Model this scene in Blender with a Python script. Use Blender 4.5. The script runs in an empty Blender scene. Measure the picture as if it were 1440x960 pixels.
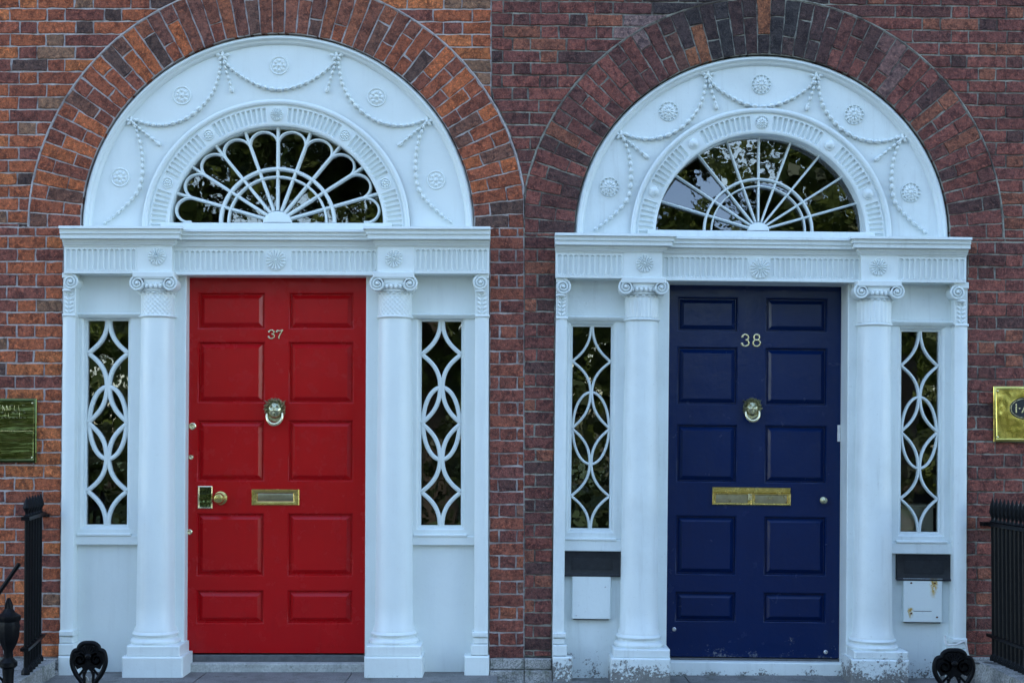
import bpy, math, random
from math import sin, cos, pi, sqrt, radians, atan2, hypot
from mathutils import Vector, Matrix, noise as mnoise

SC = bpy.context.scene
COL = SC.collection
random.seed(7)

# ------------------------------------------------------------------ camera
CAM_D, CAM_Z, TILT = 8.0, 1.333, radians(1.2)
FPX, ROW0 = 1920.0, 585.0            # focal length and principal row in photo pixels (1440 x 960)
cam_data = bpy.data.cameras.new('camera')
cam = bpy.data.objects.new('camera', cam_data)
COL.objects.link(cam)
cam.location = (0, -CAM_D, CAM_Z)
cam.rotation_euler = (pi / 2 + TILT, 0, 0)
cam_data.sensor_width = 36.0
cam_data.lens = 36.0 * FPX / 1440.0
cam_data.shift_y = (ROW0 - 480.0) / 1440.0
cam_data.clip_end = 3000
SC.camera = cam

# ------------------------------------------------------------------ sky, sun, exposure
SUN_EL, SUN_AZ = radians(46), radians(-18)     # the sun stands behind the houses: the front is in open shade
world = bpy.data.worlds.new('World')
SC.world = world
world.use_nodes = True
wn = world.node_tree
wn.nodes.clear()
sky = wn.nodes.new('ShaderNodeTexSky')
sky.sky_type = 'NISHITA'
sky.sun_disc = False
sky.sun_elevation = SUN_EL
sky.sun_rotation = SUN_AZ
sky.air_density = 1.0
sky.dust_density = 0.7
sky.ozone_density = 0.5
bg = wn.nodes.new('ShaderNodeBackground')
bg.inputs['Strength'].default_value = 0.15
wo = wn.nodes.new('ShaderNodeOutputWorld')
wn.links.new(sky.outputs[0], bg.inputs['Color'])
wn.links.new(bg.outputs[0], wo.inputs['Surface'])
sun_data = bpy.data.lights.new('sun', 'SUN')
sun_data.energy = 3.0
sun_data.angle = radians(0.5)
sun_data.color = (1.0, 0.95, 0.86)
sun = bpy.data.objects.new('sun', sun_data)
COL.objects.link(sun)
sun_dir = Vector((sin(SUN_AZ) * cos(SUN_EL), cos(SUN_AZ) * cos(SUN_EL), sin(SUN_EL)))
sun.rotation_euler = (-sun_dir).to_track_quat('-Z', 'Y').to_euler()
sun.location = (0, 12, 20)
SC.view_settings.view_transform = 'Standard'
SC.view_settings.look = 'None'
SC.view_settings.exposure = 2.43
SC.view_settings.gamma = 1.0
SC.view_settings.use_curve_mapping = False
SC.render.engine = 'CYCLES'
SC.cycles.use_denoising = True
SC.cycles.max_bounces = 8
SC.cycles.transparent_max_bounces = 12


# ------------------------------------------------------------------ pixel -> place
def W(px, py, Y):
    """point of the vertical plane at depth Y that the photo shows at this pixel"""
    u, v = (px - 720.0) / FPX, (ROW0 - py) / FPX
    s = (Y + CAM_D) / (cos(TILT) - v * sin(TILT))
    return s * u, CAM_Z + s * (sin(TILT) + v * cos(TILT))


def S(Y=0.0):
    return (CAM_D + Y) / FPX


class House:
    """a house front's own frame: origin at the foot of its doorcase, leaning by theta"""
    def __init__(self, px, theta, z0=0.0):
        self.x0 = W(px, 640, 0)[0]
        self.z0 = z0
        self.th = radians(theta)

    def p(self, px, py, Y=0.0):
        x, z = W(px, py, Y)
        dx, dz = x - self.x0, z - self.z0
        c, s = cos(self.th), sin(self.th)
        return dx * c - dz * s, dx * s + dz * c

    def loc(self, x, z):
        dx, dz = x - self.x0, z - self.z0
        c, s = cos(self.th), sin(self.th)
        return dx * c - dz * s, dx * s + dz * c

    def world(self, x, z):
        c, s = cos(self.th), sin(self.th)
        return self.x0 + x * c + z * s, self.z0 - x * s + z * c

    def place(self, o):
        o.location = (self.x0, 0, self.z0)
        o.rotation_euler = (0, self.th, 0)


H37 = House(389, 0.1)
H38 = House(1071, 0.65, -0.04)


# ------------------------------------------------------------------ nodes and materials
def new_mat(name):
    m = bpy.data.materials.new(name)
    m.use_nodes = True
    nt = m.node_tree
    nt.nodes.clear()
    out = nt.nodes.new('ShaderNodeOutputMaterial')
    return m, nt, out


def nd(nt, kind, inputs=None, **props):
    n = nt.nodes.new(kind)
    for k, v in props.items():
        setattr(n, k, v)
    for k, v in (inputs or {}).items():
        if isinstance(v, bpy.types.NodeSocket):
            nt.links.new(v, n.inputs[k])
        else:
            n.inputs[k].default_value = v
    return n


def c4(c):
    return (c[0], c[1], c[2], 1.0)


def mixc(nt, fac, a, b, mode='MIX'):
    n = nt.nodes.new('ShaderNodeMix')
    n.data_type = 'RGBA'
    n.blend_type = mode
    for idx, v in ((0, fac), (6, a), (7, b)):
        if isinstance(v, bpy.types.NodeSocket):
            nt.links.new(v, n.inputs[idx])
        else:
            n.inputs[idx].default_value = v if idx == 0 else c4(v)
    return n.outputs[2]


def noise(nt, scale, detail=4.0, rough=0.55, vec=None, dist=0.0):
    n = nd(nt, 'ShaderNodeTexNoise', {'Scale': scale, 'Detail': detail, 'Roughness': rough, 'Distortion': dist})
    if vec is not None:
        nt.links.new(vec, n.inputs['Vector'])
    return n.outputs[0]


def step(nt, v, a, b):
    n = nd(nt, 'ShaderNodeMapRange', {0: v, 1: a, 2: b})
    return n.outputs[0]


def math2(nt, op, a, b=0.0):
    n = nd(nt, 'ShaderNodeMath', {0: a, 1: b}, operation=op)
    return n.outputs[0]


def geo_pos(nt):
    return nt.nodes.new('ShaderNodeNewGeometry').outputs['Position']


def bump(nt, h, strength, dist):
    return nd(nt, 'ShaderNodeBump', {'Height': h, 'Strength': strength, 'Distance': dist}).outputs[0]


def paint(name, col, rough=0.35, grime=(0.5, 0.5, 0.47), grime_amt=0.12, wear=0.0, under=(0.3, 0.29, 0.27),
          bump_s=0.25, low=None, coat=0.0, spec=0.5):
    """brushed gloss paint: slight tint patches, brush relief, chips down to the stone below where worn"""
    m, nt, out = new_mat(name)
    pos = geo_pos(nt)
    base = mixc(nt, math2(nt, 'MULTIPLY', step(nt, noise(nt, 3.0, 5, 0.6, pos), 0.45, 0.75), grime_amt), col, grime)
    base = mixc(nt, math2(nt, 'MULTIPLY', step(nt, noise(nt, 60.0, 4, 0.7, pos), 0.62, 0.75), grime_amt * 1.6), base, grime)
    mp = nd(nt, 'ShaderNodeMapping', {'Vector': pos})
    mp.inputs['Scale'].default_value = (26, 26, 2.2)
    streak = noise(nt, 1.0, 4, 0.6, mp.outputs[0])
    base = mixc(nt, math2(nt, 'MULTIPLY', step(nt, streak, 0.55, 0.8), grime_amt * 1.2), base, grime)
    rgh = nd(nt, 'ShaderNodeMapRange', {0: noise(nt, 9.0, 4, 0.6, pos), 1: 0.3, 2: 0.7, 3: rough * 0.75, 4: rough * 1.3}).outputs[0]
    h = math2(nt, 'ADD', math2(nt, 'MULTIPLY', noise(nt, 45.0, 3, 0.6, pos), 1.0), math2(nt, 'MULTIPLY', streak, 0.5))
    h = math2(nt, 'ADD', h, math2(nt, 'MULTIPLY', noise(nt, 8.0, 2, 0.5, pos), 2.5))
    if wear > 0:
        chip = noise(nt, 62.0, 8, 0.8, pos)
        big = noise(nt, 7.0, 3, 0.6, pos)
        v = math2(nt, 'ADD', chip, math2(nt, 'MULTIPLY', big, 0.7))
        if low is not None:
            zz = nd(nt, 'ShaderNodeSeparateXYZ', {0: pos}).outputs[2]
            v = math2(nt, 'ADD', v, nd(nt, 'ShaderNodeMapRange', {0: zz, 1: low[0], 2: low[1], 3: 0.16, 4: -0.4}).outputs[0])
        mk = step(nt, v, 1.08 - wear, 1.11 - wear)
        und = mixc(nt, noise(nt, 25.0, 4, 0.7, pos), under, (under[0] * .25, under[1] * .25, under[2] * .24))
        base = mixc(nt, mk, base, und)
        rgh = math2(nt, 'MAXIMUM', rgh, math2(nt, 'MULTIPLY', mk, 0.85))
        h = math2(nt, 'SUBTRACT', h, math2(nt, 'MULTIPLY', mk, 2.0))
    b = nd(nt, 'ShaderNodeBsdfPrincipled', {'Base Color': base, 'Roughness': rgh, 'Normal': bump(nt, h, bump_s, 0.002)})
    b.inputs['Specular IOR Level'].default_value = spec
    if coat:
        b.inputs['Coat Weight'].default_value = coat
        b.inputs['Coat Roughness'].default_value = 0.12
    nt.links.new(b.outputs[0], out.inputs[0])
    return m


def metal(name, col, rough=0.25, tarnish=(0.1, 0.12, 0.06), amt=0.5, scale=40.0, bs=0.15, wave=None):
    m, nt, out = new_mat(name)
    pos = geo_pos(nt)
    k = step(nt, noise(nt, scale, 5, 0.65, pos), 0.4, 0.75)
    base = mixc(nt, math2(nt, 'MULTIPLY', k, amt), col, tarnish)
    rg = nd(nt, 'ShaderNodeMapRange', {0: noise(nt, scale * .6, 4, 0.6, pos), 1: 0.3, 2: 0.7, 3: rough * 0.7, 4: rough * 1.6}).outputs[0]
    nrm = bump(nt, noise(nt, scale * 1.5, 3, 0.6, pos), bs, 0.001)
    if wave:                                   # sheet metal is never flat: long shallow waves
        mp = nd(nt, 'ShaderNodeMapping', {'Vector': pos})
        mp.inputs['Scale'].default_value = wave[:3]
        nrm = nd(nt, 'ShaderNodeBump', {'Height': noise(nt, 1.0, 2, 0.5, mp.outputs[0]), 'Strength': 1.0, 'Distance': wave[3], 'Normal': nrm}).outputs[0]
    b = nd(nt, 'ShaderNodeBsdfPrincipled', {'Base Color': base, 'Metallic': 1.0, 'Roughness': rg, 'Normal': nrm})
    nt.links.new(b.outputs[0], out.inputs[0])
    return m


def brick_mat(name):
    m, nt, out = new_mat(name)
    pos = geo_pos(nt)
    at = nd(nt, 'ShaderNodeAttribute', attribute_name='Col').outputs['Color']
    n1 = noise(nt, 17.0, 5, 0.7, pos, 0.6)
    nm_ = noise(nt, 48.0, 5, 0.75, pos, 0.4)
    n2 = noise(nt, 130.0, 4, 0.75, pos)
    n3 = noise(nt, 380.0, 2, 0.6, pos)
    dark = mixc(nt, 1.0, at, (0.30, 0.30, 0.36), 'MULTIPLY')
    paler = mixc(nt, 1.0, at, (2.0, 1.85, 1.6), 'MULTIPLY')  # paler clay tone for the random mottling
    base = mixc(nt, math2(nt, 'MULTIPLY', step(nt, n1, 0.47, 0.60), 0.85), at, dark)
    base = mixc(nt, math2(nt, 'MULTIPLY', step(nt, nm_, 0.53, 0.64), 0.8), base, paler)
    base = mixc(nt, math2(nt, 'MULTIPLY', step(nt, nm_, 0.47, 0.36), 0.8), base, dark)
    base = mixc(nt, math2(nt, 'MULTIPLY', step(nt, n2, 0.52, 0.7), 0.5), base, paler)
    base = mixc(nt, math2(nt, 'MULTIPLY', step(nt, n2, 0.46, 0.3), 0.6), base, (0.03, 0.026, 0.028))
    base = mixc(nt, math2(nt, 'MULTIPLY', step(nt, n3, 0.62, 0.7), 0.5), base, (0.40, 0.34, 0.30))
    base = mixc(nt, math2(nt, 'MULTIPLY', step(nt, noise(nt, 60.0, 6, 0.8, pos), 0.64, 0.70), 0.75), base, (0.03, 0.028, 0.03))
    base = mixc(nt, math2(nt, 'MULTIPLY', step(nt, noise(nt, 26.0, 6, 0.8, pos, 0.5), 0.65, 0.72), 0.5), base, (0.36, 0.33, 0.31))
    h = math2(nt, 'ADD', math2(nt, 'MULTIPLY', n2, 1.2), math2(nt, 'MULTIPLY', nm_, 1.6))
    h = math2(nt, 'ADD', h, math2(nt, 'MULTIPLY', n3, 0.4))
    b = nd(nt, 'ShaderNodeBsdfPrincipled', {'Base Color': base, 'Roughness': 0.88, 'Normal': bump(nt, h, 1.0, 0.006)})
    b.inputs['Specular IOR Level'].default_value = 0.2
    nt.links.new(b.outputs[0], out.inputs[0])
    return m


def mortar_mat(name, col, dirt, lo=0.45, hi=0.6, pier=None):
    m, nt, out = new_mat(name)
    pos = geo_pos(nt)
    n1 = noise(nt, 4.5, 6, 0.7, pos, 0.8)
    n2 = noise(nt, 150.0, 4, 0.7, pos)
    n4 = noise(nt, 34.0, 4, 0.7, pos)
    if pier is not None:                       # the pier between the doorways keeps an older, dirtier pointing
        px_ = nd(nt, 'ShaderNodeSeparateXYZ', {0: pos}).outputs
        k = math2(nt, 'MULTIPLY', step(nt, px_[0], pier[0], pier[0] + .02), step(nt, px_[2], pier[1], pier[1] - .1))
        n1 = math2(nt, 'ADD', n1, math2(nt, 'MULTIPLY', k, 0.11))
    base = mixc(nt, step(nt, n1, lo, hi), col, dirt)
    base = mixc(nt, math2(nt, 'MULTIPLY', step(nt, n4, 0.52, 0.66), 0.75), base, dirt)
    base = mixc(nt, math2(nt, 'MULTIPLY', step(nt, n2, 0.5, 0.68), 0.6), base, (col[0] * .45, col[1] * .45, col[2] * .45))
    h = math2(nt, 'ADD', n2, math2(nt, 'MULTIPLY', n4, 2.0))
    b = nd(nt, 'ShaderNodeBsdfPrincipled', {'Base Color': base, 'Roughness': 0.95, 'Normal': bump(nt, h, 0.9, 0.004)})
    nt.links.new(b.outputs[0], out.inputs[0])
    return m


def stone_mat(name, col, spot, scale=140.0, moss=0.0, stain=(0.09, 0.085, 0.075)):
    m, nt, out = new_mat(name)
    pos = geo_pos(nt)
    n1 = noise(nt, scale, 4, 0.75, pos)
    n2 = noise(nt, 6.0, 5, 0.65, pos)
    base = mixc(nt, step(nt, n1, 0.42, 0.6), col, spot)
    base = mixc(nt, math2(nt, 'MULTIPLY', step(nt, n2, 0.45, 0.72), 0.75), base, stain)
    if moss:
        base = mixc(nt, math2(nt, 'MULTIPLY', step(nt, noise(nt, 14.0, 6, 0.75, pos), 0.6 - moss * .15, 0.68), 0.8), base, (0.045, 0.06, 0.022))
    b = nd(nt, 'ShaderNodeBsdfPrincipled', {'Base Color': base, 'Roughness': 0.85,
                                            'Normal': bump(nt, math2(nt, 'ADD', n1, n2), 0.6, 0.004)})
    nt.links.new(b.outputs[0], out.inputs[0])
    return m


def plain_mat(name, col, rough=0.8, nscale=12.0, var=0.3, bs=0.3, spec=0.5):
    m, nt, out = new_mat(name)
    pos = geo_pos(nt)
    n1 = noise(nt, nscale, 5, 0.6, pos)
    base = mixc(nt, math2(nt, 'MULTIPLY', step(nt, n1, 0.35, 0.7), var * 2), col, (col[0] * .5, col[1] * .5, col[2] * .5))
    b = nd(nt, 'ShaderNodeBsdfPrincipled', {'Base Color': base, 'Roughness': rough, 'Normal': bump(nt, n1, bs, 0.004)})
    b.inputs['Specular IOR Level'].default_value = spec
    nt.links.new(b.outputs[0], out.inputs[0])
    return m


def glass_mat(name):
    m, nt, out = new_mat(name)
    pos = geo_pos(nt)
    nrm = bump(nt, noise(nt, 9.0, 2, 0.5, pos), 0.10, 0.004)
    fr = nd(nt, 'ShaderNodeFresnel', {'IOR': 1.95})
    tr = nd(nt, 'ShaderNodeBsdfTransparent', {'Color': (0.80, 0.84, 0.82, 1)})
    gl = nd(nt, 'ShaderNodeBsdfGlossy', {'Color': (1, 1, 1, 1), 'Roughness': 0.012, 'Normal': nrm})
    mx = nt.nodes.new('ShaderNodeMixShader')
    nt.links.new(fr.outputs[0], mx.inputs[0])
    nt.links.new(tr.outputs[0], mx.inputs[1])
    nt.links.new(gl.outputs[0], mx.inputs[2])
    nt.links.new(mx.outputs[0], out.inputs[0])
    return m


def leaf_mat(name, a, b_):
    m, nt, out = new_mat(name)
    at = nd(nt, 'ShaderNodeAttribute', attribute_name='Col').outputs['Color']
    k = nd(nt, 'ShaderNodeSeparateColor', {0: at}).outputs[0]
    base = mixc(nt, k, a, b_)
    d = nd(nt, 'ShaderNodeBsdfPrincipled', {'Base Color': base, 'Roughness': 0.55})
    t = nd(nt, 'ShaderNodeBsdfTranslucent', {'Color': base})
    mx = nd(nt, 'ShaderNodeMixShader', {0: 0.35, 1: d.outputs[0], 2: t.outputs[0]})
    nt.links.new(mx.outputs[0], out.inputs[0])
    return m


WHITE = (0.755, 0.80, 0.77)
M = {
    'white': paint('white_gloss_paint', WHITE, 0.38, (0.46, 0.47, 0.44), 0.12, bump_s=0.3),
    'white38': paint('older_white_paint', (0.71, 0.765, 0.75), 0.42, (0.36, 0.38, 0.35), 0.24, wear=0.02, low=(0.0, 0.45), bump_s=0.4),
    'white_worn': paint('flaking_white_paint', (0.70, 0.755, 0.74), 0.5, (0.33, 0.33, 0.30), 0.3, wear=0.235, low=(-0.06, 0.30), bump_s=0.7),
    'white_base': paint('scuffed_white_paint', WHITE, 0.45, (0.40, 0.40, 0.37), 0.2, wear=0.06, low=(-0.03, 0.12), bump_s=0.5),
    'red': paint('red_door_paint', (0.42, 0.0030, 0.0055), 0.24, (0.32, 0.0030, 0.0055), 0.35, wear=0.045, under=(0.35, 0.16, 0.13), low=(0.0, 0.45), bump_s=0.3, spec=0.30),
    'blue': paint('blue_door_paint', (0.0003, 0.0115, 0.064), 0.22, (0.001, 0.009, 0.048), 0.4, wear=0.045, under=(0.22, 0.24, 0.28), low=(0.0, 0.45), bump_s=0.35, spec=0.30),
    'brick': brick_mat('clay_brick'),
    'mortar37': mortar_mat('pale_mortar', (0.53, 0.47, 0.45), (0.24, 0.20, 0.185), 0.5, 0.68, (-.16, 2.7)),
    'mortar38': mortar_mat('grey_mortar', (0.34, 0.325, 0.275), (0.085, 0.066, 0.056), 0.42, 0.6),
    'granite': stone_mat('granite', (0.46, 0.45, 0.42), (0.15, 0.15, 0.145), 105, 0.6),
    'landing': stone_mat('worn_landing_stone', (0.23, 0.22, 0.205), (0.13, 0.125, 0.12), 110, 0.35),
    'sill': stone_mat('pale_threshold_stone', (0.52, 0.52, 0.48), (0.36, 0.36, 0.33), 90, 0.1, (0.26, 0.26, 0.23)),
    'iron': plain_mat('black_painted_iron', (0.0040, 0.0042, 0.0052), 0.42, 60, 0.35, 0.5, 0.14),
    'black': plain_mat('black_plate', (0.020, 0.022, 0.026), 0.45, 40, 0.4, 0.3, 0.35),
    'brass': metal('polished_brass', (0.66, 0.52, 0.19), 0.2, (0.26, 0.24, 0.07), 0.5, 40),
    'brass_panel': metal('waved_brass', (0.70, 0.56, 0.16), 0.16, (0.30, 0.30, 0.07), 0.6, 12, 0.05, (9, 1, 7, 0.007)),
    'brass_flap': metal('dull_brass', (0.36, 0.32, 0.21), 0.32, (0.16, 0.14, 0.09), 0.5, 40, 0.1),
    'brass_old': metal('tarnished_brass', (0.66, 0.62, 0.40), 0.3, (0.06, 0.11, 0.07), 0.85, 90, 0.3),
    'brass_plate': metal('green_tinted_brass', (0.115, 0.135, 0.05), 0.12, (0.05, 0.06, 0.022), 0.7, 14, 0.05, (4, 1, 22, 0.006)),  # mirrored greenery put into the plaque's metal colour; lock face shares it
    'brass_light': metal('bright_brass', (0.82, 0.74, 0.48), 0.22, (0.45, 0.38, 0.2), 0.4, 60),
    'steel': metal('worn_steel', (0.6, 0.6, 0.6), 0.35, (0.3, 0.3, 0.3), 0.5, 60),
    'glass': glass_mat('old_window_glass'),
    'hall': plain_mat('dark_hall_paint', (0.10, 0.075, 0.05), 0.8, 3, 0.3),
    'hall_floor': plain_mat('dark_hall_floor', (0.05, 0.035, 0.025), 0.6, 3, 0.3),
    'cream': plain_mat('cream_paint', (0.70, 0.66, 0.55), 0.6, 5, 0.1),
    'cable': plain_mat('white_cable', (0.7, 0.7, 0.68), 0.5, 30, 0.3),
    'cable_dark': plain_mat('grey_cable', (0.06, 0.06, 0.06), 0.6, 30, 0.3),
    'bar_grey': plain_mat('grey_weather_bar', (0.12, 0.12, 0.12), 0.6, 30, 0.4),
    'asphalt': stone_mat('asphalt', (0.055, 0.054, 0.053), (0.035, 0.035, 0.034), 200),
    'pave': stone_mat('pavement_stone', (0.27, 0.265, 0.25), (0.19, 0.185, 0.18), 120),
    'grass': plain_mat('park_grass', (0.05, 0.09, 0.02), 0.9, 4, 0.3),
    'bark': plain_mat('bark', (0.06, 0.045, 0.032), 0.9, 15, 0.5, 0.8),
    'leaf_dark': leaf_mat('darkened_hedge_leaf', (0.010, 0.020, 0.006), (0.045, 0.060, 0.014)),  # hedge leaves coloured darker in place of shade, so panes mirror dark
    'leaf': leaf_mat('leaf', (0.025, 0.05, 0.010), (0.13, 0.17, 0.030)),
    'roof': plain_mat('slate', (0.06, 0.06, 0.065), 0.7, 6, 0.3),
}


# ------------------------------------------------------------------ scene objects
ORG = {}


def thing(name, label, cat, loc=(0, 0, 0), group=None, house=None):
    o = bpy.data.objects.new(name, None)
    COL.objects.link(o)
    o.empty_display_size = 0.1
    if house:
        house.place(o)
        ORG[o] = Vector((0, 0, 0))
    else:
        o.location = loc
        ORG[o] = Vector(loc)
    o['label'] = label
    o['category'] = cat
    if group:
        o['group'] = group
    return o


class MB:
    def __init__(self):
        self.v, self.f = [], []

    def add(self, vs, fs):
        n = len(self.v)
        self.v += [tuple(p) for p in vs]
        self.f += [tuple(i + n for i in f) for f in fs]
        return self

    def box(self, x0, x1, y0, y1, z0, z1, ch=0.0):
        """box; ch chamfers the four front (low y) edges"""
        if x1 < x0: x0, x1 = x1, x0
        if z1 < z0: z0, z1 = z1, z0
        if ch <= 0:
            vs = [(x0, y0, z0), (x1, y0, z0), (x1, y0, z1), (x0, y0, z1), (x0, y1, z0), (x1, y1, z0), (x1, y1, z1), (x0, y1, z1)]
            fs = [(0, 1, 2, 3), (5, 4, 7, 6), (0, 4, 5, 1), (3, 2, 6, 7), (0, 3, 7, 4), (1, 5, 6, 2)]
            return self.add(vs, fs)
        return self.rects([(x0, x1, z0, z1)], [(0, y1), (0, y0 + ch), (ch, y0)], back=True)

    def rects(self, rect, prof, back=False):
        """nested rectangles lofted: prof is a list of (inset, y); last is capped"""
        (x0, x1, z0, z1) = rect[0] if isinstance(rect, list) else rect
        vs, fs = [], []
        for ins, y in prof:
            vs += [(x0 + ins, y, z0 + ins), (x1 - ins, y, z0 + ins), (x1 - ins, y, z1 - ins), (x0 + ins, y, z1 - ins)]
        for k in range(len(prof) - 1):
            a, b = 4 * k, 4 * k + 4
            for i in range(4):
                j = (i + 1) % 4
                fs.append((a + i, a + j, b + j, b + i))
        n = 4 * (len(prof) - 1)
        fs.append((n, n + 1, n + 2, n + 3))
        if back:
            fs.append((3, 2, 1, 0))
        return self.add(vs, fs)

    def tube(self, pts, r, n=8, closed=False, cap=True, flat=1.0, nrm=None):
        """tube along points; flat scales the section along y"""
        P = [Vector(p) for p in pts]
        R = r if isinstance(r, (list, tuple)) else [r] * len(P)
        vs, fs = [], []
        m = len(P)
        for i, p in enumerate(P):
            a = P[(i - 1) % m] if (closed or i > 0) else P[i]
            b = P[(i + 1) % m] if (closed or i < m - 1) else P[i]
            t = (b - a)
            t = t.normalized() if t.length > 1e-9 else Vector((0, 0, 1))
            ref = Vector(nrm) if nrm else Vector((0, 1, 0))
            if abs(t.dot(ref)) > 0.98:
                ref = Vector((1, 0, 0))
            u = t.cross(ref).normalized()
            w = u.cross(t).normalized()
            for k in range(n):
                q = 2 * pi * k / n
                vs.append(p + u * (cos(q) * R[i]) + w * (sin(q) * R[i] * flat))
        rings = m if closed else m - 1
        for i in range(rings):
            a, b = i * n, ((i + 1) % m) * n
            for k in range(n):
                l = (k + 1) % n
                fs.append((a + k, a + l, b + l, b + k))
        if cap and not closed:
            fs.append(tuple(range(n - 1, -1, -1)))
            fs.append(tuple((m - 1) * n + k for k in range(n)))
        return self.add(vs, fs)

    def bar(self, pts, w, y0, y1, closed=False, ch=0.3):
        """flat glazing bar along a path in the x-z plane: moulded section w wide from y0 (front) to y1"""
        m = len(pts)
        vs, fs = [], []
        sec = [(-w / 2, y1), (-w / 2, y0 + (y1 - y0) * ch), (-w * 0.22, y0), (w * 0.22, y0), (w / 2, y0 + (y1 - y0) * ch), (w / 2, y1)]
        for i in range(m):
            a = pts[(i - 1) % m] if (closed or i > 0) else pts[i]
            b = pts[(i + 1) % m] if (closed or i < m - 1) else pts[i]
            dx, dz = b[0] - a[0], b[1] - a[1]
            l = hypot(dx, dz) or 1
            nx, nz = -dz / l, dx / l
            for o, y in sec:
                vs.append((pts[i][0] + nx * o, y, pts[i][1] + nz * o))
        k = len(sec)
        for i in range(m if closed else m - 1):
            a, b = i * k, ((i + 1) % m) * k
            for j in range(k):
                l = (j + 1) % k
                fs.append((a + j, b + j, b + l, a + l))
        if not closed:
            fs.append(tuple(range(k)))
            fs.append(tuple((m - 1) * k + j for j in range(k - 1, -1, -1)))
        return self.add(vs, fs)

    def lathe(self, prof, cx, cy, n=32, a0=0.0, a1=2 * pi, disp=None):
        """prof [(r, z)] turned about the vertical axis at cx, cy"""
        full = abs(a1 - a0 - 2 * pi) < 1e-6
        cols = n if full else n + 1
        vs, fs = [], []
        for r, z in prof:
            for k in range(cols):
                q = a0 + (a1 - a0) * k / n
                rr = r + (disp(q, z) if disp else 0)
                vs.append((cx + rr * cos(q), cy + rr * sin(q), z))
        for i in range(len(prof) - 1):
            for k in range(n):
                l = (k + 1) % cols
                fs.append((i * cols + k, i * cols + l, (i + 1) * cols + l, (i + 1) * cols + k))
        if full:
            fs.append(tuple(range(cols - 1, -1, -1)))
            fs.append(tuple((len(prof) - 1) * cols + k for k in range(cols)))
        return self.add(vs, fs)

    def ball(self, c, r, ax=None, nu=8, nv=5):
        """ellipsoid at c with radii r=(ra, ry, rb), long axis ax in the x-z plane"""
        a = ax or (1, 0)
        l = hypot(*a) or 1
        ux, uz = a[0] / l, a[1] / l
        vs, fs = [], []
        vs.append((c[0] - ux * r[0], c[1], c[2] - uz * r[0]))
        for i in range(1, nv):
            t = pi * i / nv
            for k in range(nu):
                q = 2 * pi * k / nu
                p, y, s_ = -cos(t) * r[0], sin(t) * cos(q) * r[1], sin(t) * sin(q) * r[2]
                vs.append((c[0] + ux * p - uz * s_, c[1] + y, c[2] + uz * p + ux * s_))
        vs.append((c[0] + ux * r[0], c[1], c[2] + uz * r[0]))
        for k in range(nu):
            fs.append((0, 1 + (k + 1) % nu, 1 + k))
        for i in range(nv - 2):
            for k in range(nu):
                l2 = (k + 1) % nu
                fs.append((1 + i * nu + k, 1 + i * nu + l2, 1 + (i + 1) * nu + l2, 1 + (i + 1) * nu + k))
        e = len(vs) - 1
        o = 1 + (nv - 2) * nu
        for k in range(nu):
            fs.append((e, o + k, o + (k + 1) % nu))
        return self.add(vs, fs)

    def grid(self, nu, nv, fn):
        """fn(i/nu, j/nv) -> point"""
        vs = [fn(i / nu, j / nv) for j in range(nv + 1) for i in range(nu + 1)]
        fs = [(j * (nu + 1) + i, j * (nu + 1) + i + 1, (j + 1) * (nu + 1) + i + 1, (j + 1) * (nu + 1) + i)
              for j in range(nv) for i in range(nu)]
        return self.add(vs, fs)

    def prism(self, pts, y0, y1):
        """polygon pts (x, z) pushed from y0 to y1"""
        n = len(pts)
        vs = [(x, y0, z) for x, z in pts] + [(x, y1, z) for x, z in pts]
        fs = [tuple(range(n)), tuple(range(2 * n - 1, n - 1, -1))]
        fs += [(i, n + i, n + (i + 1) % n, (i + 1) % n) for i in range(n)]
        return self.add(vs, fs)

    def build(self, name, mat, parent=None, col=None, smooth=True, label=None, kind=None, cols=None):
        me = bpy.data.meshes.new(name)
        org = ORG.get(parent, Vector((0, 0, 0))) if parent else Vector((0, 0, 0))
        if parent is not None and parent not in ORG:
            org = ORG.get(parent.parent, Vector((0, 0, 0)))
        me.from_pydata([(x - org.x, y - org.y, z - org.z) for x, y, z in self.v], [], self.f)
        me.update()
        me.materials.append(M[mat])
        if smooth:
            me.polygons.foreach_set('use_smooth', [True] * len(me.polygons))
            me.set_sharp_from_angle(angle=radians(38))
        if col is not None or cols is not None:
            at = me.attributes.new('Col', 'FLOAT_COLOR', 'POINT')
            if cols is None:
                cols = [col] * len(me.vertices)
            flat = []
            for c in cols:
                flat += [c[0], c[1], c[2], 1.0]
            at.data.foreach_set('color', flat)
        o = bpy.data.objects.new(name, me)
        COL.objects.link(o)
        if parent is not None:
            o.parent = parent
        if label:
            o['label'] = label
        if kind:
            o['kind'] = kind
        return o


def fix_normals(o):
    import bmesh
    bm = bmesh.new()
    bm.from_mesh(o.data)
    bmesh.ops.recalc_face_normals(bm, faces=bm.faces)
    bm.to_mesh(o.data)
    bm.free()


# ------------------------------------------------------------------ geometry of the two arches (pixels of the photo)
A37 = dict(c=(390, 320), rin=(278, 276), rout=(352, 352), n=53)
A38 = dict(c=(1072, 331), rin=(265, 257), rout=(341, 338), n=51)
PARTY_LOW, PARTY_TOP = 737, 691


class Arch:
    def __init__(self, H, d):
        self.H = H
        self.cx, self.zs = H.p(*d['c'], 0)
        s = S(0)
        self.rix, self.riz = d['rin'][0] * s, d['rin'][1] * s
        self.rox, self.roz = d['rout'][0] * s, d['rout'][1] * s
        self.n = d['n']

    def half(self, z):
        """half width of the outer ring at height z (None above it)"""
        k = (z - self.zs) / self.roz
        return None if k >= 1 else self.rox * sqrt(1 - k * k)


AR37, AR38 = Arch(H37, A37), Arch(H38, A38)


def lerp(a, b, t):
    return a + (b - a) * t


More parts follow.
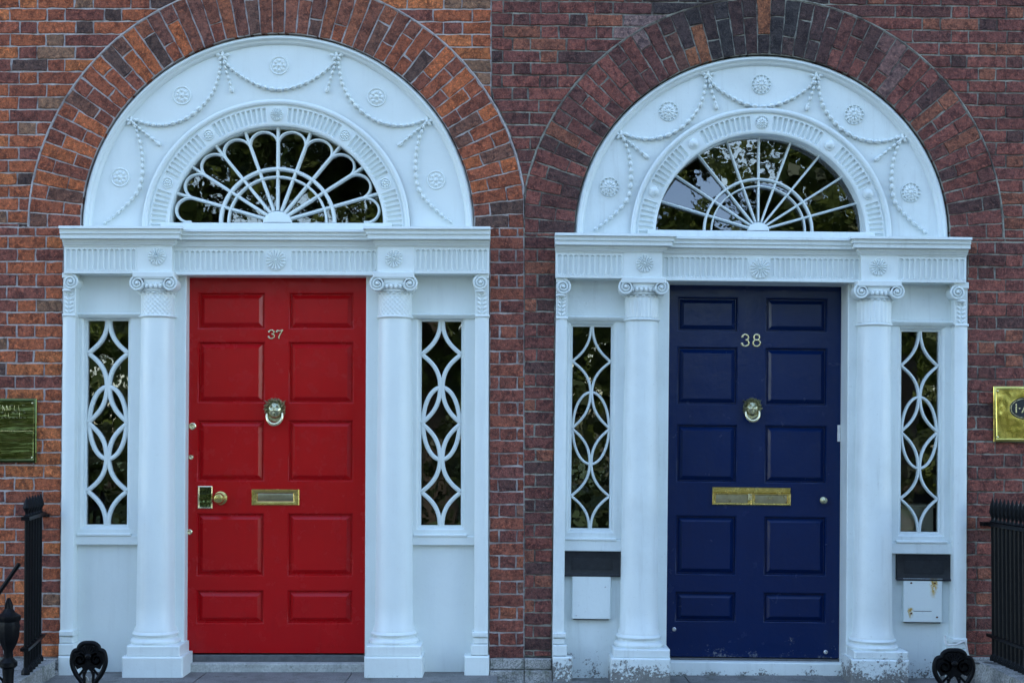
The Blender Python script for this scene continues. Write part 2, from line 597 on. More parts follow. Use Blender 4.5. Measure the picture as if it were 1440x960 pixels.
def cl3(c, k):
    return (c[0] * k, c[1] * k, c[2] * k)


def mix3(a, b, t):
    return tuple(lerp(a[i], b[i], t) for i in range(3))


P37 = [((0.40, 0.125, 0.048), 2.4), ((0.32, 0.092, 0.042), 4), ((0.25, 0.074, 0.042), 4.2), ((0.19, 0.062, 0.045), 3),
       ((0.20, 0.105, 0.065), 1.2), ((0.085, 0.048, 0.040), 0.7)]
P37A = [((0.37, 0.105, 0.042), 2.2), ((0.27, 0.078, 0.040), 4), ((0.21, 0.066, 0.042), 3.4), ((0.16, 0.072, 0.050), 2), ((0.10, 0.056, 0.045), .8)]
P38 = [((0.215, 0.072, 0.056), 4), ((0.170, 0.060, 0.050), 4.5), ((0.130, 0.052, 0.045), 3.2), ((0.24, 0.088, 0.056), 1.0),
       ((0.092, 0.046, 0.042), 1.3)]


def pick(pal, rng):
    t = rng.random() * sum(w for _, w in pal)
    for c, w in pal:
        t -= w
        if t <= 0:
            return c
    return pal[-1][0]


def brick_colour(house, px, py, arch, rng):
    if house == 37:
        c = pick(P37A if arch else P37, rng)
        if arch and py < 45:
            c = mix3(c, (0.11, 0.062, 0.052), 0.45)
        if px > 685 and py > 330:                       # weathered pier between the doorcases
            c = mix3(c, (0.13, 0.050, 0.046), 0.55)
    else:
        c = pick(P38, rng)
        s = 0.0                                         # soot on the crown of the arch
        d = max(0.0, 1 - abs(px - 1045) / 190.0) * max(0.0, 1 - max(0, py - 20) / 120.0)
        s = min(0.95, d * 2.0) * (0.75 + 0.3 * rng.random())
        if arch and rng.random() < 0.10 and s > 0.3:
            s = 0.0
            c = (0.25, 0.095, 0.05)
        c = mix3(c, (0.035, 0.033, 0.035), min(s, 0.95))
        if 874 < px < 908 and py < 100 and rng.random() < 0.7:   # lime run below the string course
            c = mix3(c, (0.26, 0.19, 0.18), 0.6)
        if 1225 < px < 1270 and py < 130 and arch and rng.random() < 0.6:
            c = mix3(c, (0.20, 0.12, 0.11), 0.6)
    k = (0.85 + 0.3 * rng.random()) * (1.3 if house == 37 else 1.15)
    return cl3(c, k)


def inset_poly(P, d):
    """inset a convex counter-clockwise polygon by d"""
    n = len(P)
    lines = []
    for i in range(n):
        a, b = P[i], P[(i + 1) % n]
        dx, dz = b[0] - a[0], b[1] - a[1]
        l = hypot(dx, dz)
        if l < 1e-6:
            continue
        nx, nz = -dz / l, dx / l
        lines.append((a[0] + nx * d, a[1] + nz * d, dx / l, dz / l))
    out = []
    m = len(lines)
    for i in range(m):
        x1, z1, dx1, dz1 = lines[i - 1]
        x2, z2, dx2, dz2 = lines[i]
        den = dx1 * dz2 - dz1 * dx2
        if abs(den) < 1e-6:
            out.append((x2, z2))
            continue
        t = ((x2 - x1) * dz2 - (z2 - z1) * dx2) / den
        out.append((x1 + dx1 * t, z1 + dz1 * t))
    return out


def area(P):
    return 0.5 * sum(P[i][0] * P[(i + 1) % len(P)][1] - P[(i + 1) % len(P)][0] * P[i][1] for i in range(len(P)))


def brick_shape(mb, P, rng, depth, rough=1.0):
    """one brick: front polygon with worn, uneven edges; sides go back by depth"""
    Q = []
    n = len(P)
    for i in range(n):
        a, b = P[i], P[(i + 1) % n]
        l = hypot(b[0] - a[0], b[1] - a[1])
        k = 5 if l > 0.14 else (3 if l > 0.085 else 2)
        for j in range(k):
            t = j / k
            x, z = lerp(a[0], b[0], t), lerp(a[1], b[1], t)
            jt = 0.0015 if j else 0.0020
            Q.append((x + rng.gauss(0, jt) * rough, z + rng.gauss(0, jt) * rough))
    cx = sum(q[0] for q in Q) / len(Q)
    cz = sum(q[1] for q in Q) / len(Q)
    y0 = -abs(rng.gauss(0, 0.0012)) * rough - .0005
    tx, tz = max(-.008, min(.008, rng.gauss(0, 0.005))), max(-.01, min(.01, rng.gauss(0, 0.006)))
    m = len(Q)
    F = []
    for i in range(m):
        a, b, c = Q[i - 1], Q[i], Q[(i + 1) % m]
        dx, dz = c[0] - a[0], c[1] - a[1]
        l = hypot(dx, dz) or 1
        w = 0.0022 + abs(rng.gauss(0, 0.0012)) * rough
        F.append((b[0] - dz / l * w, b[1] + dx / l * w))
    vs = [(x, y0 + (x - cx) * tx + (z - cz) * tz, z) for x, z in F]
    vs += [(x, y0 + 0.0025 + (x - cx) * tx + (z - cz) * tz, z) for x, z in Q]
    vs += [(x, depth, z) for x, z in Q]
    fs = [tuple(range(m))]
    for i in range(m):
        j = (i + 1) % m
        fs.append((i, m + i, m + j, j))
        fs.append((m + i, 2 * m + i, 2 * m + j, m + j))
    mb.add(vs, fs)
    return 3 * m


def in_frame(wx, wz, pad=0.06):
    # projection of a wall point into the photo
    dy, dz = CAM_D, wz - CAM_Z
    fz = dy * cos(TILT) + dz * sin(TILT)
    up = -dy * sin(TILT) + dz * cos(TILT)
    px, py = 720 + FPX * wx / fz, ROW0 - FPX * up / fz
    return -8 < px < 1448 and -8 < py < 968, px, py


X_EDGE, Z_TOP = 4.6, 4.75


def brick_wall(H, AR, house, arch_px, edge_px, course0, pitch_px, label, bond, joint, mortar, seed):
    rng = random.Random(seed)
    wall = thing('brick_wall', label, 'wall', house=H)
    s = S(0)
    pit = pitch_px * s
    zc = H.p(arch_px, course0, 0)[1]
    zb = H.p(arch_px, 926, 0)[1]
    # door case edges below the springing
    eL, eR = H.p(edge_px[0], 600, 0)[0], H.p(edge_px[1], 600, 0)[0]
    o37x, o37z = AR37.cx, AR37.zs

    def party(z):
        """x of the joint between the houses at local height z"""
        wx, wz = H.world(0, z)
        if wz > W(700, 330, 0)[1]:
            base = W(PARTY_TOP, 0, 0)[0]
            l37 = H37.loc(0, wz)[1]
            h = AR37.half(l37)
            x37 = None
            if h is not None:
                x37 = H37.world(AR37.cx + h, l37)[0]
            low = W(PARTY_LOW, 640, 0)[0]
            x = base
            if x37 is not None:
                x = max(base, min(x37, low))
            return H.loc(x, wz)[0]
        return H.loc(W(PARTY_LOW, 640, 0)[0], wz)[0]

    def side(z, sgn):
        if z < AR.zs:
            return eL if sgn < 0 else eR
        h = AR.half(z)
        return None if h is None else AR.cx + sgn * h

    far = H.loc(-X_EDGE, 1)[0] if house == 37 else H.loc(X_EDGE, 1)[0]
    stuff, stuff_cols = MB(), []
    mort = MB()
    bS, bH = bond
    per = bS + bH
    k0 = int(math.floor((zb - zc) / pit)) - 1
    k1 = int((Z_TOP - zc) / pit) + 1
    for k in range(k0, k1):
        z0, z1 = zc + k * pit, zc + (k + 1) * pit
        if z1 <= zb + 0.01:
            continue
        z0 = max(z0, zb)
        segs = []
        eps = 1e-4
        if z0 < AR.zs < z1:                           # the course the cornice top runs into
            bands = [(z0, AR.zs), (AR.zs, z1)]
        else:
            bands = [(z0, z1)]
        for (a, b) in bands:
            if b - a < 0.02:
                continue
            A0, A1, B0, B1 = side(a + eps, -1), side(b - eps, -1), side(a + eps, 1), side(b - eps, 1)
            p0, p1 = party(a + eps), party(b - eps)
            if A0 is None:
                segs.append((a, b, far, far, p0, p1) if house == 37 else (a, b, p0, p1, far, far))
                continue
            if A1 is None:
                A1 = B1 = AR.cx
            if house == 37:
                segs.append((a, b, far, far, A0, A1))
                segs.append((a, b, B0, B1, p0, p1))
            else:
                segs.append((a, b, p0, p1, A0, A1))
                segs.append((a, b, B0, B1, far, far))
        for (a, b, l0, l1, r0, r1) in segs:
            if r0 - l0 < 0.012 and r1 - l1 < 0.012:
                continue
            q = [(l0, a), (max(l0, r0), a), (max(l1, r1), b), (l1, b)]
            mort.add([(x, 0.0042, z) for x, z in q], [(0, 1, 2, 3)])
            # vertical joints
            ph = bond_phase(house, k, per, bS, bH, eL if l0 < AR.cx else eR)
            lo, hi = max(l0, l1), min(r0, r1)
            js = []
            n0 = int(math.floor((min(l0, l1) - ph) / per)) - 1
            n1 = int(math.ceil((max(r0, r1) - ph) / per)) + 1
            for m in range(n0, n1):
                for x in (ph + m * per, ph + m * per + bS):
                    x += rng.gauss(0, 0.004)
                    if lo + 0.038 < x < hi - 0.038:
                        js.append(x)
            js.sort()
            ed = [None] + js + [None]
            for i in range(len(ed) - 1):
                xa0, xa1 = (l0, l1) if ed[i] is None else (ed[i], ed[i])
                xb0, xb1 = (r0, r1) if ed[i + 1] is None else (ed[i + 1], ed[i + 1])
                P = [(xa0, a), (xb0, a), (xb1, b), (xa1, b)]
                if xb0 - xa0 < 0.004:
                    P = [((xa0 + xb0) / 2, a), (xb1, b), (xa1, b)]
                elif xb1 - xa1 < 0.004:
                    P = [(xa0, a), (xb0, a), ((xa1 + xb1) / 2, b)]
                if xb0 < xa0 - 0.005 or xb1 < xa1 - 0.005:
                    continue
                P = inset_poly(P, joint * 0.5)
                if len(P) < 3 or area(P) < 0.0004:
                    continue
                if any(not (min(xa0, xa1) - .01 < x < max(xb0, xb1) + .01) or not (a - .01 < z < b + .01) for x, z in P):
                    continue
                cxm = sum(x for x, _ in P) / len(P)
                czm = sum(z for _, z in P) / len(P)
                wx, wz = H.world(cxm, czm)
                ok, px, py = in_frame(wx, wz)
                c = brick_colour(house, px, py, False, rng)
                if ok:
                    mb = MB()
                    brick_shape(mb, P, rng, 0.05)
                    mb.build('brick', 'brick', wall, col=c, smooth=False)
                else:
                    stuff_cols += [c] * brick_shape(stuff, P, rng, 0.05)
    stuff.build('brick_field', 'brick', wall, smooth=False, cols=stuff_cols, kind='stuff')
    # the ring of cut bricks over the doorcase
    N = AR.n
    low_x = H.loc(W(PARTY_LOW, 640, 0)[0], 2.6)[0]
    ring_pts = []

    def pt(t, f):
        rx, rz = lerp(AR.rix, AR.rox, f), lerp(AR.riz, AR.roz, f)
        x = AR.cx + rx * cos(t)
        if f > 0.5:
            x = min(x, low_x) if house == 37 else max(x, low_x)
        return (x, AR.zs + rz * sin(t))

    off = 0.0
    for i in range(N):
        t0, t1 = pi * i / N, pi * (i + 1) / N
        c = 0.335 if i % 2 else 0.665
        c += rng.gauss(0, 0.012)
        cuts = [0.0, c, 0.985]
        wide = rng.random()
        if house == 37 and 0.3 < (t0 / pi) < 0.7 and wide < 0.3:
            cuts = [0.0, 0.985]
        for f0, f1 in zip(cuts[:-1], cuts[1:]):
            P = [pt(t0, f0), pt(t0, f1), pt(t1, f1), pt(t1, f0)]
            P = inset_poly(P, joint * 0.42)
            if area(P) < 0.0003:
                continue
            cxm = sum(x for x, _ in P) / len(P)
            czm = sum(z for _, z in P) / len(P)
            ok, px, py = in_frame(*H.world(cxm, czm))
            mb = MB()
            brick_shape(mb, P, rng, 0.11, 1.1)
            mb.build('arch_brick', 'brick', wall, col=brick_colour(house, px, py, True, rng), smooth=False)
    K = 120
    mort.grid(K, 1, lambda u, v: (pt(pi * u, v)[0], 0.0042, pt(pi * u, v)[1]))
    mort.grid(K, 1, lambda u, v: (AR.cx + (AR.rix + 0.002) * cos(pi * u), 0.0042 + 0.12 * v, AR.zs + (AR.riz + 0.002) * sin(pi * u)))
    # raised weather bead of mortar round the ring
    bead = []
    for i in range(K + 1):
        x, z = pt(pi * i / K, 1.0)
        bead.append((x + rng.gauss(0, .0008), 0.002, z + rng.gauss(0, .0008)))
    mort.tube(bead, 0.0055, 6, flat=0.6)
    mort.build('mortar', mortar, wall, smooth=False)
    return wall, zb, eL, eR


def bond_phase(house, k, per, bS, bH, edge):
    """Flemish bond: alternate courses shift by half a period; bricks end square at the doorcase"""
    return edge + (0 if k % 2 else per / 2)


LAB37 = 'orange and red brick house front with crisp pale joints around the doorway numbered 37'
LAB38 = 'dark purplish brick house front with sooty arch around the doorway numbered 38'
WALL37, ZB37, EL37, ER37 = brick_wall(H37, AR37, 37, 390, (87, 688), 12.7, 17.93, LAB37, (0.222, 0.107), 0.0095, 'mortar37', 3)
WALL38, ZB38, EL38, ER38 = brick_wall(H38, AR38, 38, 1071, (779, 1360), 5.2, 17.6, LAB38, (0.222, 0.107), 0.0088, 'mortar38', 4)


# ------------------------------------------------------------------ doorcase building blocks
def moulding(mb, x0, x1, prof, yb, pb, rl=0.0, rr=0.0):
    """straight cornice: prof [(projection, z)] from top to bottom, returned at the ends where rl / rr = 1"""
    rows = []
    for p, z in prof:
        e = max(0.0, p - pb)
        rows.append([(x0 - rl * e, yb, z), (x0 - rl * e, -p, z), (x1 + rr * e, -p, z), (x1 + rr * e, yb, z)])
    vs = [q for r in rows for q in r]
    fs = [(3, 2, 1, 0)]
    for i in range(len(rows) - 1):
        a, b = 4 * i, 4 * i + 4
        for k in range(3):
            fs.append((a + k, a + k + 1, b + k + 1, b + k))
    n = 4 * (len(rows) - 1)
    fs.append((n, n + 1, n + 2, n + 3))
    mb.add(vs, fs)


def ring_rect(mb, outer, inner, prof):
    """frame between two rectangles (x0, x1, z0, z1): prof [(t, y)] with t 0 outer .. 1 inner"""
    vs, fs = [], []
    for t, y in prof:
        x0, x1, z0, z1 = [lerp(outer[i], inner[i], t) for i in range(4)]
        vs += [(x0, y, z0), (x1, y, z0), (x1, y, z1), (x0, y, z1)]
    for k in range(len(prof) - 1):
        for i in range(4):
            j = (i + 1) % 4
            fs.append((4 * k + i, 4 * k + j, 4 * k + 4 + j, 4 * k + 4 + i))
    mb.add(vs, fs)


def capsule(u, v, hw, v0, v1):
    """distance (0 centre .. 1 edge) inside an upright capsule centred on u = 0"""
    if v < v0 + hw:
        d = hypot(u, v - (v0 + hw))
    elif v > v1 - hw:
        d = hypot(u, v - (v1 - hw))
    else:
        d = abs(u)
    return d / hw


def flute_depth(u, v, pitch, v0, v1, depth):
    k = (u / pitch) % 1.0 - 0.5
    d = capsule(k * pitch, v, pitch * 0.36, v0, v1)
    if d < 1:
        return depth * sqrt(max(0.0, 1 - d ** 4))
    # thin raised lip round each flute
    return -0.0022 * max(0.0, 1 - abs(d - 1.14) / 0.14)


def frieze(mb, x0, x1, z0, z1, y, pitch, clear=()):
    w, h = x1 - x0, z1 - z0
    nu, nv = max(8, int(w / pitch * 14)), 36
    n_fl = max(1, round((w - 0.02) / pitch))
    p = (w - 0.016) / n_fl

    def fn(a, b):
        x, z = x0 + w * a, z0 + h * b
        d = 0.0
        u = x - x0 - 0.008
        if 0 <= u <= w - 0.016:
            cell = x0 + 0.008 + (math.floor(u / p) + 0.5) * p
            if not any(c0 < cell < c1 for c0, c1 in clear):
                d = flute_depth(u, z - z0, p, h * 0.11, h * 0.89, 0.014)
        return (x, y + d, z)
    mb.grid(nu, nv, fn)


def rosette(mb, cx, cz, y, R, style):
    """carved disc; style ring / pierced / daisy / dome"""
    nr, na = 20, 72

    def fn(a, b):
        q = 2 * pi * a
        r = b
        if style == 'ring':
            h = 0.004 * math.exp(-((r - .88) / .07) ** 2)
            if r < .74:
                h += 0.0065 * abs(cos(4 * q)) ** .7 * math.exp(-((r - .5) / .17) ** 2)
            h += 0.010 * math.exp(-(r / .19) ** 2)
        elif style == 'pierced':
            k = ((q / (2 * pi) * 14) % 1.0 - .5) * 2 * pi / 14 * .83
            d = hypot(k, r - .83) / .115
            h = 0.004 - (0.012 * max(0, 1 - d ** 4) if d < 1 else 0)
            if r > .97: h = 0
            if r < .64:
                h = 0.003 + 0.006 * abs(cos(5 * q)) ** .6 * math.exp(-((r - .42) / .17) ** 2) + 0.010 * math.exp(-(r / .17) ** 2)
        elif style == 'daisy':
            h = 0.0075 * abs(cos(8 * q)) ** .6 * (1 if .25 < r < .86 else max(0, 1 - (abs(r - .55) - .3) / .1))
            h += 0.009 * math.exp(-(r / .17) ** 2) + 0.004 * math.exp(-((r - .95) / .035) ** 2)
        elif style == 'scroll':
            h = 0.004 * math.exp(-((r - .93) / .05) ** 2) + 0.005 * max(0, sin(3 * q + 9 * r)) * (1 if r < .8 else 0) + 0.006 * math.exp(-(r / .2) ** 2)
        else:
            h = 0.016 * sqrt(max(0, 1 - (r / .8) ** 2)) if r < .8 else 0.003
        rr = R * r
        edge = 0.0005 if r < 0.999 else -0.004
        return (cx + rr * cos(q), y - h * 1.9 - edge, cz + rr * sin(q))
    mb.grid(na, nr, fn)


def chain(mb, pts, y, r0, r1, rng, gap=1.75):
    """a string of husks along a path; bead size runs r0 -> r1 (middle) -> r0"""
    L = [0.0]
    for a, b in zip(pts[:-1], pts[1:]):
        L.append(L[-1] + hypot(b[0] - a[0], b[1] - a[1]))

    def at(s):
        for i in range(len(pts) - 1):
            if s <= L[i + 1] or i == len(pts) - 2:
                t = (s - L[i]) / max(1e-6, L[i + 1] - L[i])
                a, b = pts[i], pts[i + 1]
                return lerp(a[0], b[0], t), lerp(a[1], b[1], t), (b[0] - a[0], b[1] - a[1])
    s = 0.0
    T = L[-1]
    while s < T:
        f = 1 - abs(2 * s / T - 1)
        r = lerp(r0, r1, f) * (0.9 + 0.2 * rng.random())
        x, z, ax = at(min(T, s))
        mb.ball((x, y, z), (r * 1.2, r * 1.6, r * 0.95), ax, 8, 6)
        s += r * gap
        x, z, ax = at(min(T, s))
        mb.ball((x, y, z), (r * 0.40, r * 0.5, r * 0.36), ax, 6, 4)
        s += r * 1.25


def bez(p0, p1, p2, n=12):
    return [((1 - t) ** 2 * p0[0] + 2 * t * (1 - t) * p1[0] + t * t * p2[0],
             (1 - t) ** 2 * p0[1] + 2 * t * (1 - t) * p1[1] + t * t * p2[1]) for t in [i / n for i in range(n + 1)]]


def bez3(p0, p1, p2, p3, n=12):
    out = []
    for i in range(n + 1):
        t = i / n
        a, b, c, d = (1 - t) ** 3, 3 * t * (1 - t) ** 2, 3 * t * t * (1 - t), t ** 3
        out.append((a * p0[0] + b * p1[0] + c * p2[0] + d * p3[0], a * p0[1] + b * p1[1] + c * p2[1] + d * p3[1]))
    return out


def smooth_path(P, n=6):
    out = []
    for i in range(len(P) - 1):
        p0, p1, p2, p3 = P[max(0, i - 1)], P[i], P[i + 1], P[min(len(P) - 1, i + 2)]
        for k in range(n):
            t = k / n
            out.append(tuple(0.5 * ((2 * p1[j]) + (-p0[j] + p2[j]) * t + (2 * p0[j] - 5 * p1[j] + 4 * p2[j] - p3[j]) * t * t
                                    + (-p0[j] + 3 * p1[j] - 3 * p2[j] + p3[j]) * t ** 3) for j in range(len(p1))))
    out.append(tuple(P[-1]))
    return out


def volute(mb, cx, cz, R, y, sgn):
    """ionic scroll: a disc with a spiral roll on its face and an eye"""
    n = 26
    ring = [(cx + R * 0.97 * cos(2 * pi * k / n), cz + R * 0.97 * sin(2 * pi * k / n)) for k in range(n)]
    mb.prism(ring, y + 0.006, y + 0.11)
    pts, rad = [], []
    turns = 2.4
    m = 64
    for i in range(m + 1):
        t = i / m
        q = pi / 2 - sgn * 2 * pi * turns * t
        r = R * (0.90 * (1 - t) ** 1.05 + 0.14)
        pts.append((cx + r * cos(q), y + 0.003 - 0.008 * t, cz + r * sin(q)))
        rad.append(R * lerp(0.15, 0.08, t))
    mb.tube(pts, rad, 6)
    mb.ball((cx, y - 0.004, cz), (R * .2, .010, R * .2), (1, 0), 10, 6)


def doorcase(H, AR, d, label, rng):
    D = thing('doorcase', label, 'doorcase', house=H)
    wm, bm_, old = d['mat'], d['mat_base'], d['num'] == 38
    p = H.p
    s = S(0)
    cx, zs = AR.cx, AR.zs
    rx, rz = AR.rix - 0.003, AR.riz - 0.003

    def pol(t, ins, y):
        return (cx + (rx - ins) * cos(t), y, zs + (rz - ins) * sin(t))

    # arch moulding and tympanum
    mb = MB()
    prof = [(0, .12), (0, .034), (.004, .022), (.012, .014), (.021, .013), (.027, .020), (.030, .030), (.040, .033), (.046, .040), (.052, .0560)]
    K = 128
    mb.grid(K, len(prof) - 1, lambda u, v: pol(pi * u, *prof[min(len(prof) - 1, int(round(v * (len(prof) - 1))))]))
    mb.build('arch_moulding', wm, D)
    ao = (d['arch_o'][0] * s, d['arch_o'][1] * s)
    ai = (d['arch_i'][0] * s, d['arch_i'][1] * s)
    mb = MB()
    yt = 0.0555

    def tym(u, v):
        t = pi * u
        a = ((rx - .050) * cos(t), (rz - .050) * sin(t))
        b = ((ao[0] - .014) * cos(t), (ao[1] - .014) * sin(t))
        return (cx + lerp(a[0], b[0], v), yt, zs + lerp(a[1], b[1], v))
    mb.grid(K, 6, tym)
    tymp = mb.build('tympanum', wm, D)
    # archivolt with flutes
    mb = MB()
    cxa = p(d['arch_cx'], d['fan_c'][1], .045)[0]
    band0, band1 = 0.27, 0.90
    mean = (ao[0] + ai[0] + ao[1] + ai[1]) / 4
    nfl = d['n_flutes']
    pitch = pi * mean / nfl
    th = abs(ao[0] - ai[0])
    med = [pi / 2, pi * d['med'][0], pi * (1 - d['med'][0]), pi * d['med'][1], pi * (1 - d['med'][1])]
    medr = 0.052

    def arc(u, v):
        t = pi * u
        x, z = lerp(ao[0], ai[0], v) * cos(t), lerp(ao[1], ai[1], v) * sin(t)
        y = 0.044
        if v < 0.2:
            y -= 0.016 * sqrt(max(0, 1 - ((v - 0.09) / 0.11) ** 2))
        elif v < 0.25:
            y += 0.004
        elif v > 0.95:
            y += 0.006 * (v - .95) / .05
        if band0 < v < band1:
            tc = (math.floor(t * mean / pitch) + .5) * pitch / mean
            if all(abs(tc - m) * mean > medr for m in med):
                y += flute_depth(t * mean, (v - band0) * th, pitch, th * 0.03, (band1 - band0 - .03) * th, 0.013)
        return (cxa + x, y, zs + z)
    mb.grid(nfl * 10, 30, arc)
    mb.grid(K, 1, lambda u, v: (cxa + ai[0] * cos(pi * u), 0.050 + v * 0.15, zs + ai[1] * sin(pi * u)))
    av = mb.build('archivolt', wm, D)
    for i, m in enumerate(med):
        mb = MB()
        f = 0.58
        rosette(mb, cxa + lerp(ao[0], ai[0], f) * cos(m), zs + lerp(ao[1], ai[1], f) * sin(m), 0.044, 0.040 if i == 0 else 0.034,
                d['med_style'][0] if i == 0 else d['med_style'][1])
        mb.build('rosette', wm, av)
    # garlands: points measured on the left arch, kept in the arch's own proportions
    kx, kz = AR.rix / (278 * s), AR.riz / (276 * s)

    def g(px, py):
        return cx + (px - 390) * s * kx, zs + (320 - py) * s * kz
    for (px, py) in ((389, 87), (251, 130), (528, 132), (164, 247), (613, 250)):
        mb = MB()
        rosette(mb, *g(px, py), yt, 14.2 * s, d['ros'])
        mb.build('rosette', wm, tymp)
    yb = yt - 0.009
    r0, r1 = d['bead']
    mid = [(312, 82), (325, 95), (345, 108), (366, 118), (389, 122), (412, 118), (434, 109), (455, 95), (468, 82)]
    sw = [(306, 84), (303, 104), (295, 126), (278, 148), (258, 163), (240, 170), (222, 173), (202, 171), (183, 165)]
    dr = [(185, 175), (192, 194), (195, 214), (196, 236), (194, 256), (188, 270), (176, 284), (160, 299), (143, 312)]
    t1 = [(311, 84), (315, 98), (319, 110), (322, 122)]
    t2 = [(186, 173), (196, 181), (207, 190), (218, 199)]
    mir = lambda P: [(780 - x, y) for x, y in P]
    for P in (mid, sw, mir(sw), dr, mir(dr)):
        mb = MB()
        q = smooth_path([g(*a) for a in P], 6)
        chain(mb, q, yb, r0, r1, rng)
        mb.build('garland', wm, tymp)
    for P in (t1, mir(t1), t2, mir(t2)):
        mb = MB()
        q = [g(*a) for a in P]
        chain(mb, q, yb, r0 * .9, r0 * 1.1, rng)
        e, f = q[-1], q[-2]
        mb.ball((e[0], yb, e[1]), (r1 * 1.35, r1 * .9, r1 * .85), (e[0] - f[0], e[1] - f[1]), 8, 6)
        mb.build('tassel', wm, tymp)
    for (px, py) in ((309, 74), (471, 74), (180, 167), (600, 167)):
        mb = MB()
        x, z = g(px, py)
        for k, (ox, oz) in enumerate(((-.024, .006), (.024, .006), (-.012, -.012), (.012, -.012), (0, .012))):
            mb.ball((x + ox, yb - .002, z + oz), (.018, .010, .010), (ox, oz + 0.001), 8, 5)
        mb.ball((x, yb - .006, z), (.011, .010, .011))
        mb.build('bow', wm, tymp)

    # fanlight
    fx, fz = cxa, p(*d['fan_c'], d['fan_y'])[1]
    sf = S(d['fan_y'])
    Fx, Fz = ai[0] - .003, min(d['fan_r'][1] * sf, zs + ai[1] - fz - .003)
    fan = MB()
    fan.grid(96, 3, lambda u, v: (lambda q, y: (fx + (Fx - q) * cos(pi * u), y, fz + (Fz - q) * sin(pi * u)))(
        *[(-0.04, .135), (0.0, .130), (0.004, .130), (0.011, .165)][int(round(v * 3))]))
    hub = d['hub'] * sf
    fan.grid(40, 4, lambda u, v: (lambda q, y: (fx + hub * q * cos(pi * u), y, fz + hub * .8 * q * sin(pi * u)))(
        *[(1, .155), (1, .125), (.9, .117), (.45, .112), (0.0, .110)][int(round(v * 4))]))
    fo = fan.build('fanlight', wm, D)
    bw = d['bar']
    n_rad = 10
    for i in range(1, n_rad):
        q = pi * i / n_rad
        rr0 = hub * .85
        mb = MB()
        mb.bar([(fx + rr0 * cos(q), fz + rr0 * sin(q)), (fx + (Fx - .003) * cos(q), fz + (Fz - .003) * sin(q))], bw, .120, .158)
        mb.build('glazing_bar', wm, fo)
    for (ra, rb), w in zip(d['fan_arcs'], d['arc_w']):
        mb = MB()
        mb.bar([(fx + ra * sf * cos(pi * k / 60), fz + rb * sf * sin(pi * k / 60)) for k in range(61)], w, .117, .156)
        mb.build('glazing_arc', wm, fo)
    if d['petals']:
        for i in range(n_rad):
            qa, qb, qm = pi * i / n_rad, pi * (i + 1) / n_rad, pi * (i + .5) / n_rad
            P = []
            rc = 0.835
            hc = rc * sin(pi / n_rad / 2) * 0.99
            for k in range(25):
                ph = -0.25 + (pi + .5) * k / 24
                u_, v_ = -cos(ph) * hc, rc + sin(ph) * hc * 1.0
                # (u_ across, v_ outwards) about the petal's middle line
                P.append((fx + Fx * (v_ * cos(qm) - u_ * -sin(qm)), fz + Fz * (v_ * sin(qm) - u_ * cos(qm))))
            P = [(x, max(z, fz + 0.004)) for x, z in P]
            mb = MB()
            mb.bar(P, bw * 0.8, .1215, .157)
            mb.build('glazing_petal', wm, fo)
    zones = [(0.0, d['fan_arcs'][1][0] / d['fan_r'][0]), (d['fan_arcs'][1][0] / d['fan_r'][0], d['fan_arcs'][0][0] / d['fan_r'][0]),
             (d['fan_arcs'][0][0] / d['fan_r'][0], 1.0)]
    for i in range(n_rad):
        for a, b in zones:
            P = []
            k = 8
            for j in range(k + 1):
                q = pi * (i + j / k) / n_rad
                P.append((fx + Fx * b * cos(q), fz + Fz * b * sin(q)))
            if a > 0:
                for j in range(k, -1, -1):
                    q = pi * (i + j / k) / n_rad
                    P.append((fx + Fx * a * cos(q), fz + Fz * a * sin(q)))
            else:
                P.append((fx, fz))
            pane(P, 0.150, fo, rng, d['pane_tilt'])
    fo.location.y = d['fan_y'] - .14
    # sill of the fanlight
    zsill, zmid = p(d['fan_c'][0], d['fan_c'][1] + 0.5, .05)[1], p(d['fan_c'][0], d['mid_top'], 0)[1]
    mb = MB()
    mb.box(fx - Fx - .05, fx + Fx + .05, 0.03, 0.2, zmid - .01, zsill, .004)
    mb.build('fanlight_sill', wm, D)

    # entablature
    for side in (0, 1):
        e = d['ent'][side]
        xo, xi = p(e['out'], 360, -.06)[0], p(e['in'], 360, -.06)[0]
        y = e['y']                                       # rows of the photo: top .. bottom of the cornice, frieze bottom
        zt = [p(e['out'] if side == 0 else e['out'], q, -.1)[1] for q in y]
        x0, x1 = min(xo, xi), max(xo, xi)
        mb = MB()
        pr = [(.138, zt[0]), (.140, zt[1]), (.126, zt[1] + .002), (.123, zt[2] + .003), (.126, zt[2]), (.116, zt[2] + .001), (.116, zt[3] + .002), (.114, zt[3]),
              (.090, zt[3] + .006), (.088, lerp(zt[3], zt[4], .35)), (.080, lerp(zt[3], zt[4], .5)), (.076, lerp(zt[3], zt[4], .78)), (.068, lerp(zt[3], zt[4], .8)), (.067, zt[4])]
        moulding(mb, x0, x1, pr, .06, .062, rl=0.10 if side == 0 else 1.0, rr=1.0 if side == 0 else 0.10)
        mb.build('cornice', wm, D)
        mb = MB()
        zf = zt[5]
        mb.box(x0, x1, -.052, .06, zf, zt[4] + .002)
        pb0, pb1 = p(e['blk'], 360, -.06)[0], xi
        b0, b1 = min(pb0, pb1), max(pb0, pb1)
        if side == 0:
            frieze(mb, x0, b0, zf, zt[4], -.060, d['fl_pitch'])
        else:
            frieze(mb, b1, x1, zf, zt[4], -.060, d['fl_pitch'])
        mb.box(b0, b1, -.064, -.05, zf - .002, zt[4] + .001, .002)
        fr = mb.build('frieze', wm, D)
        mb = MB()
        rosette(mb, *p(*e['ros'], -.064), -.064, 12.5 * s, 'daisy')
        mb.build('rosette', wm, fr)
    xa, xb = p(d['ent'][0]['in'], 360, -.02)[0], p(d['ent'][1]['in'], 360, -.02)[0]
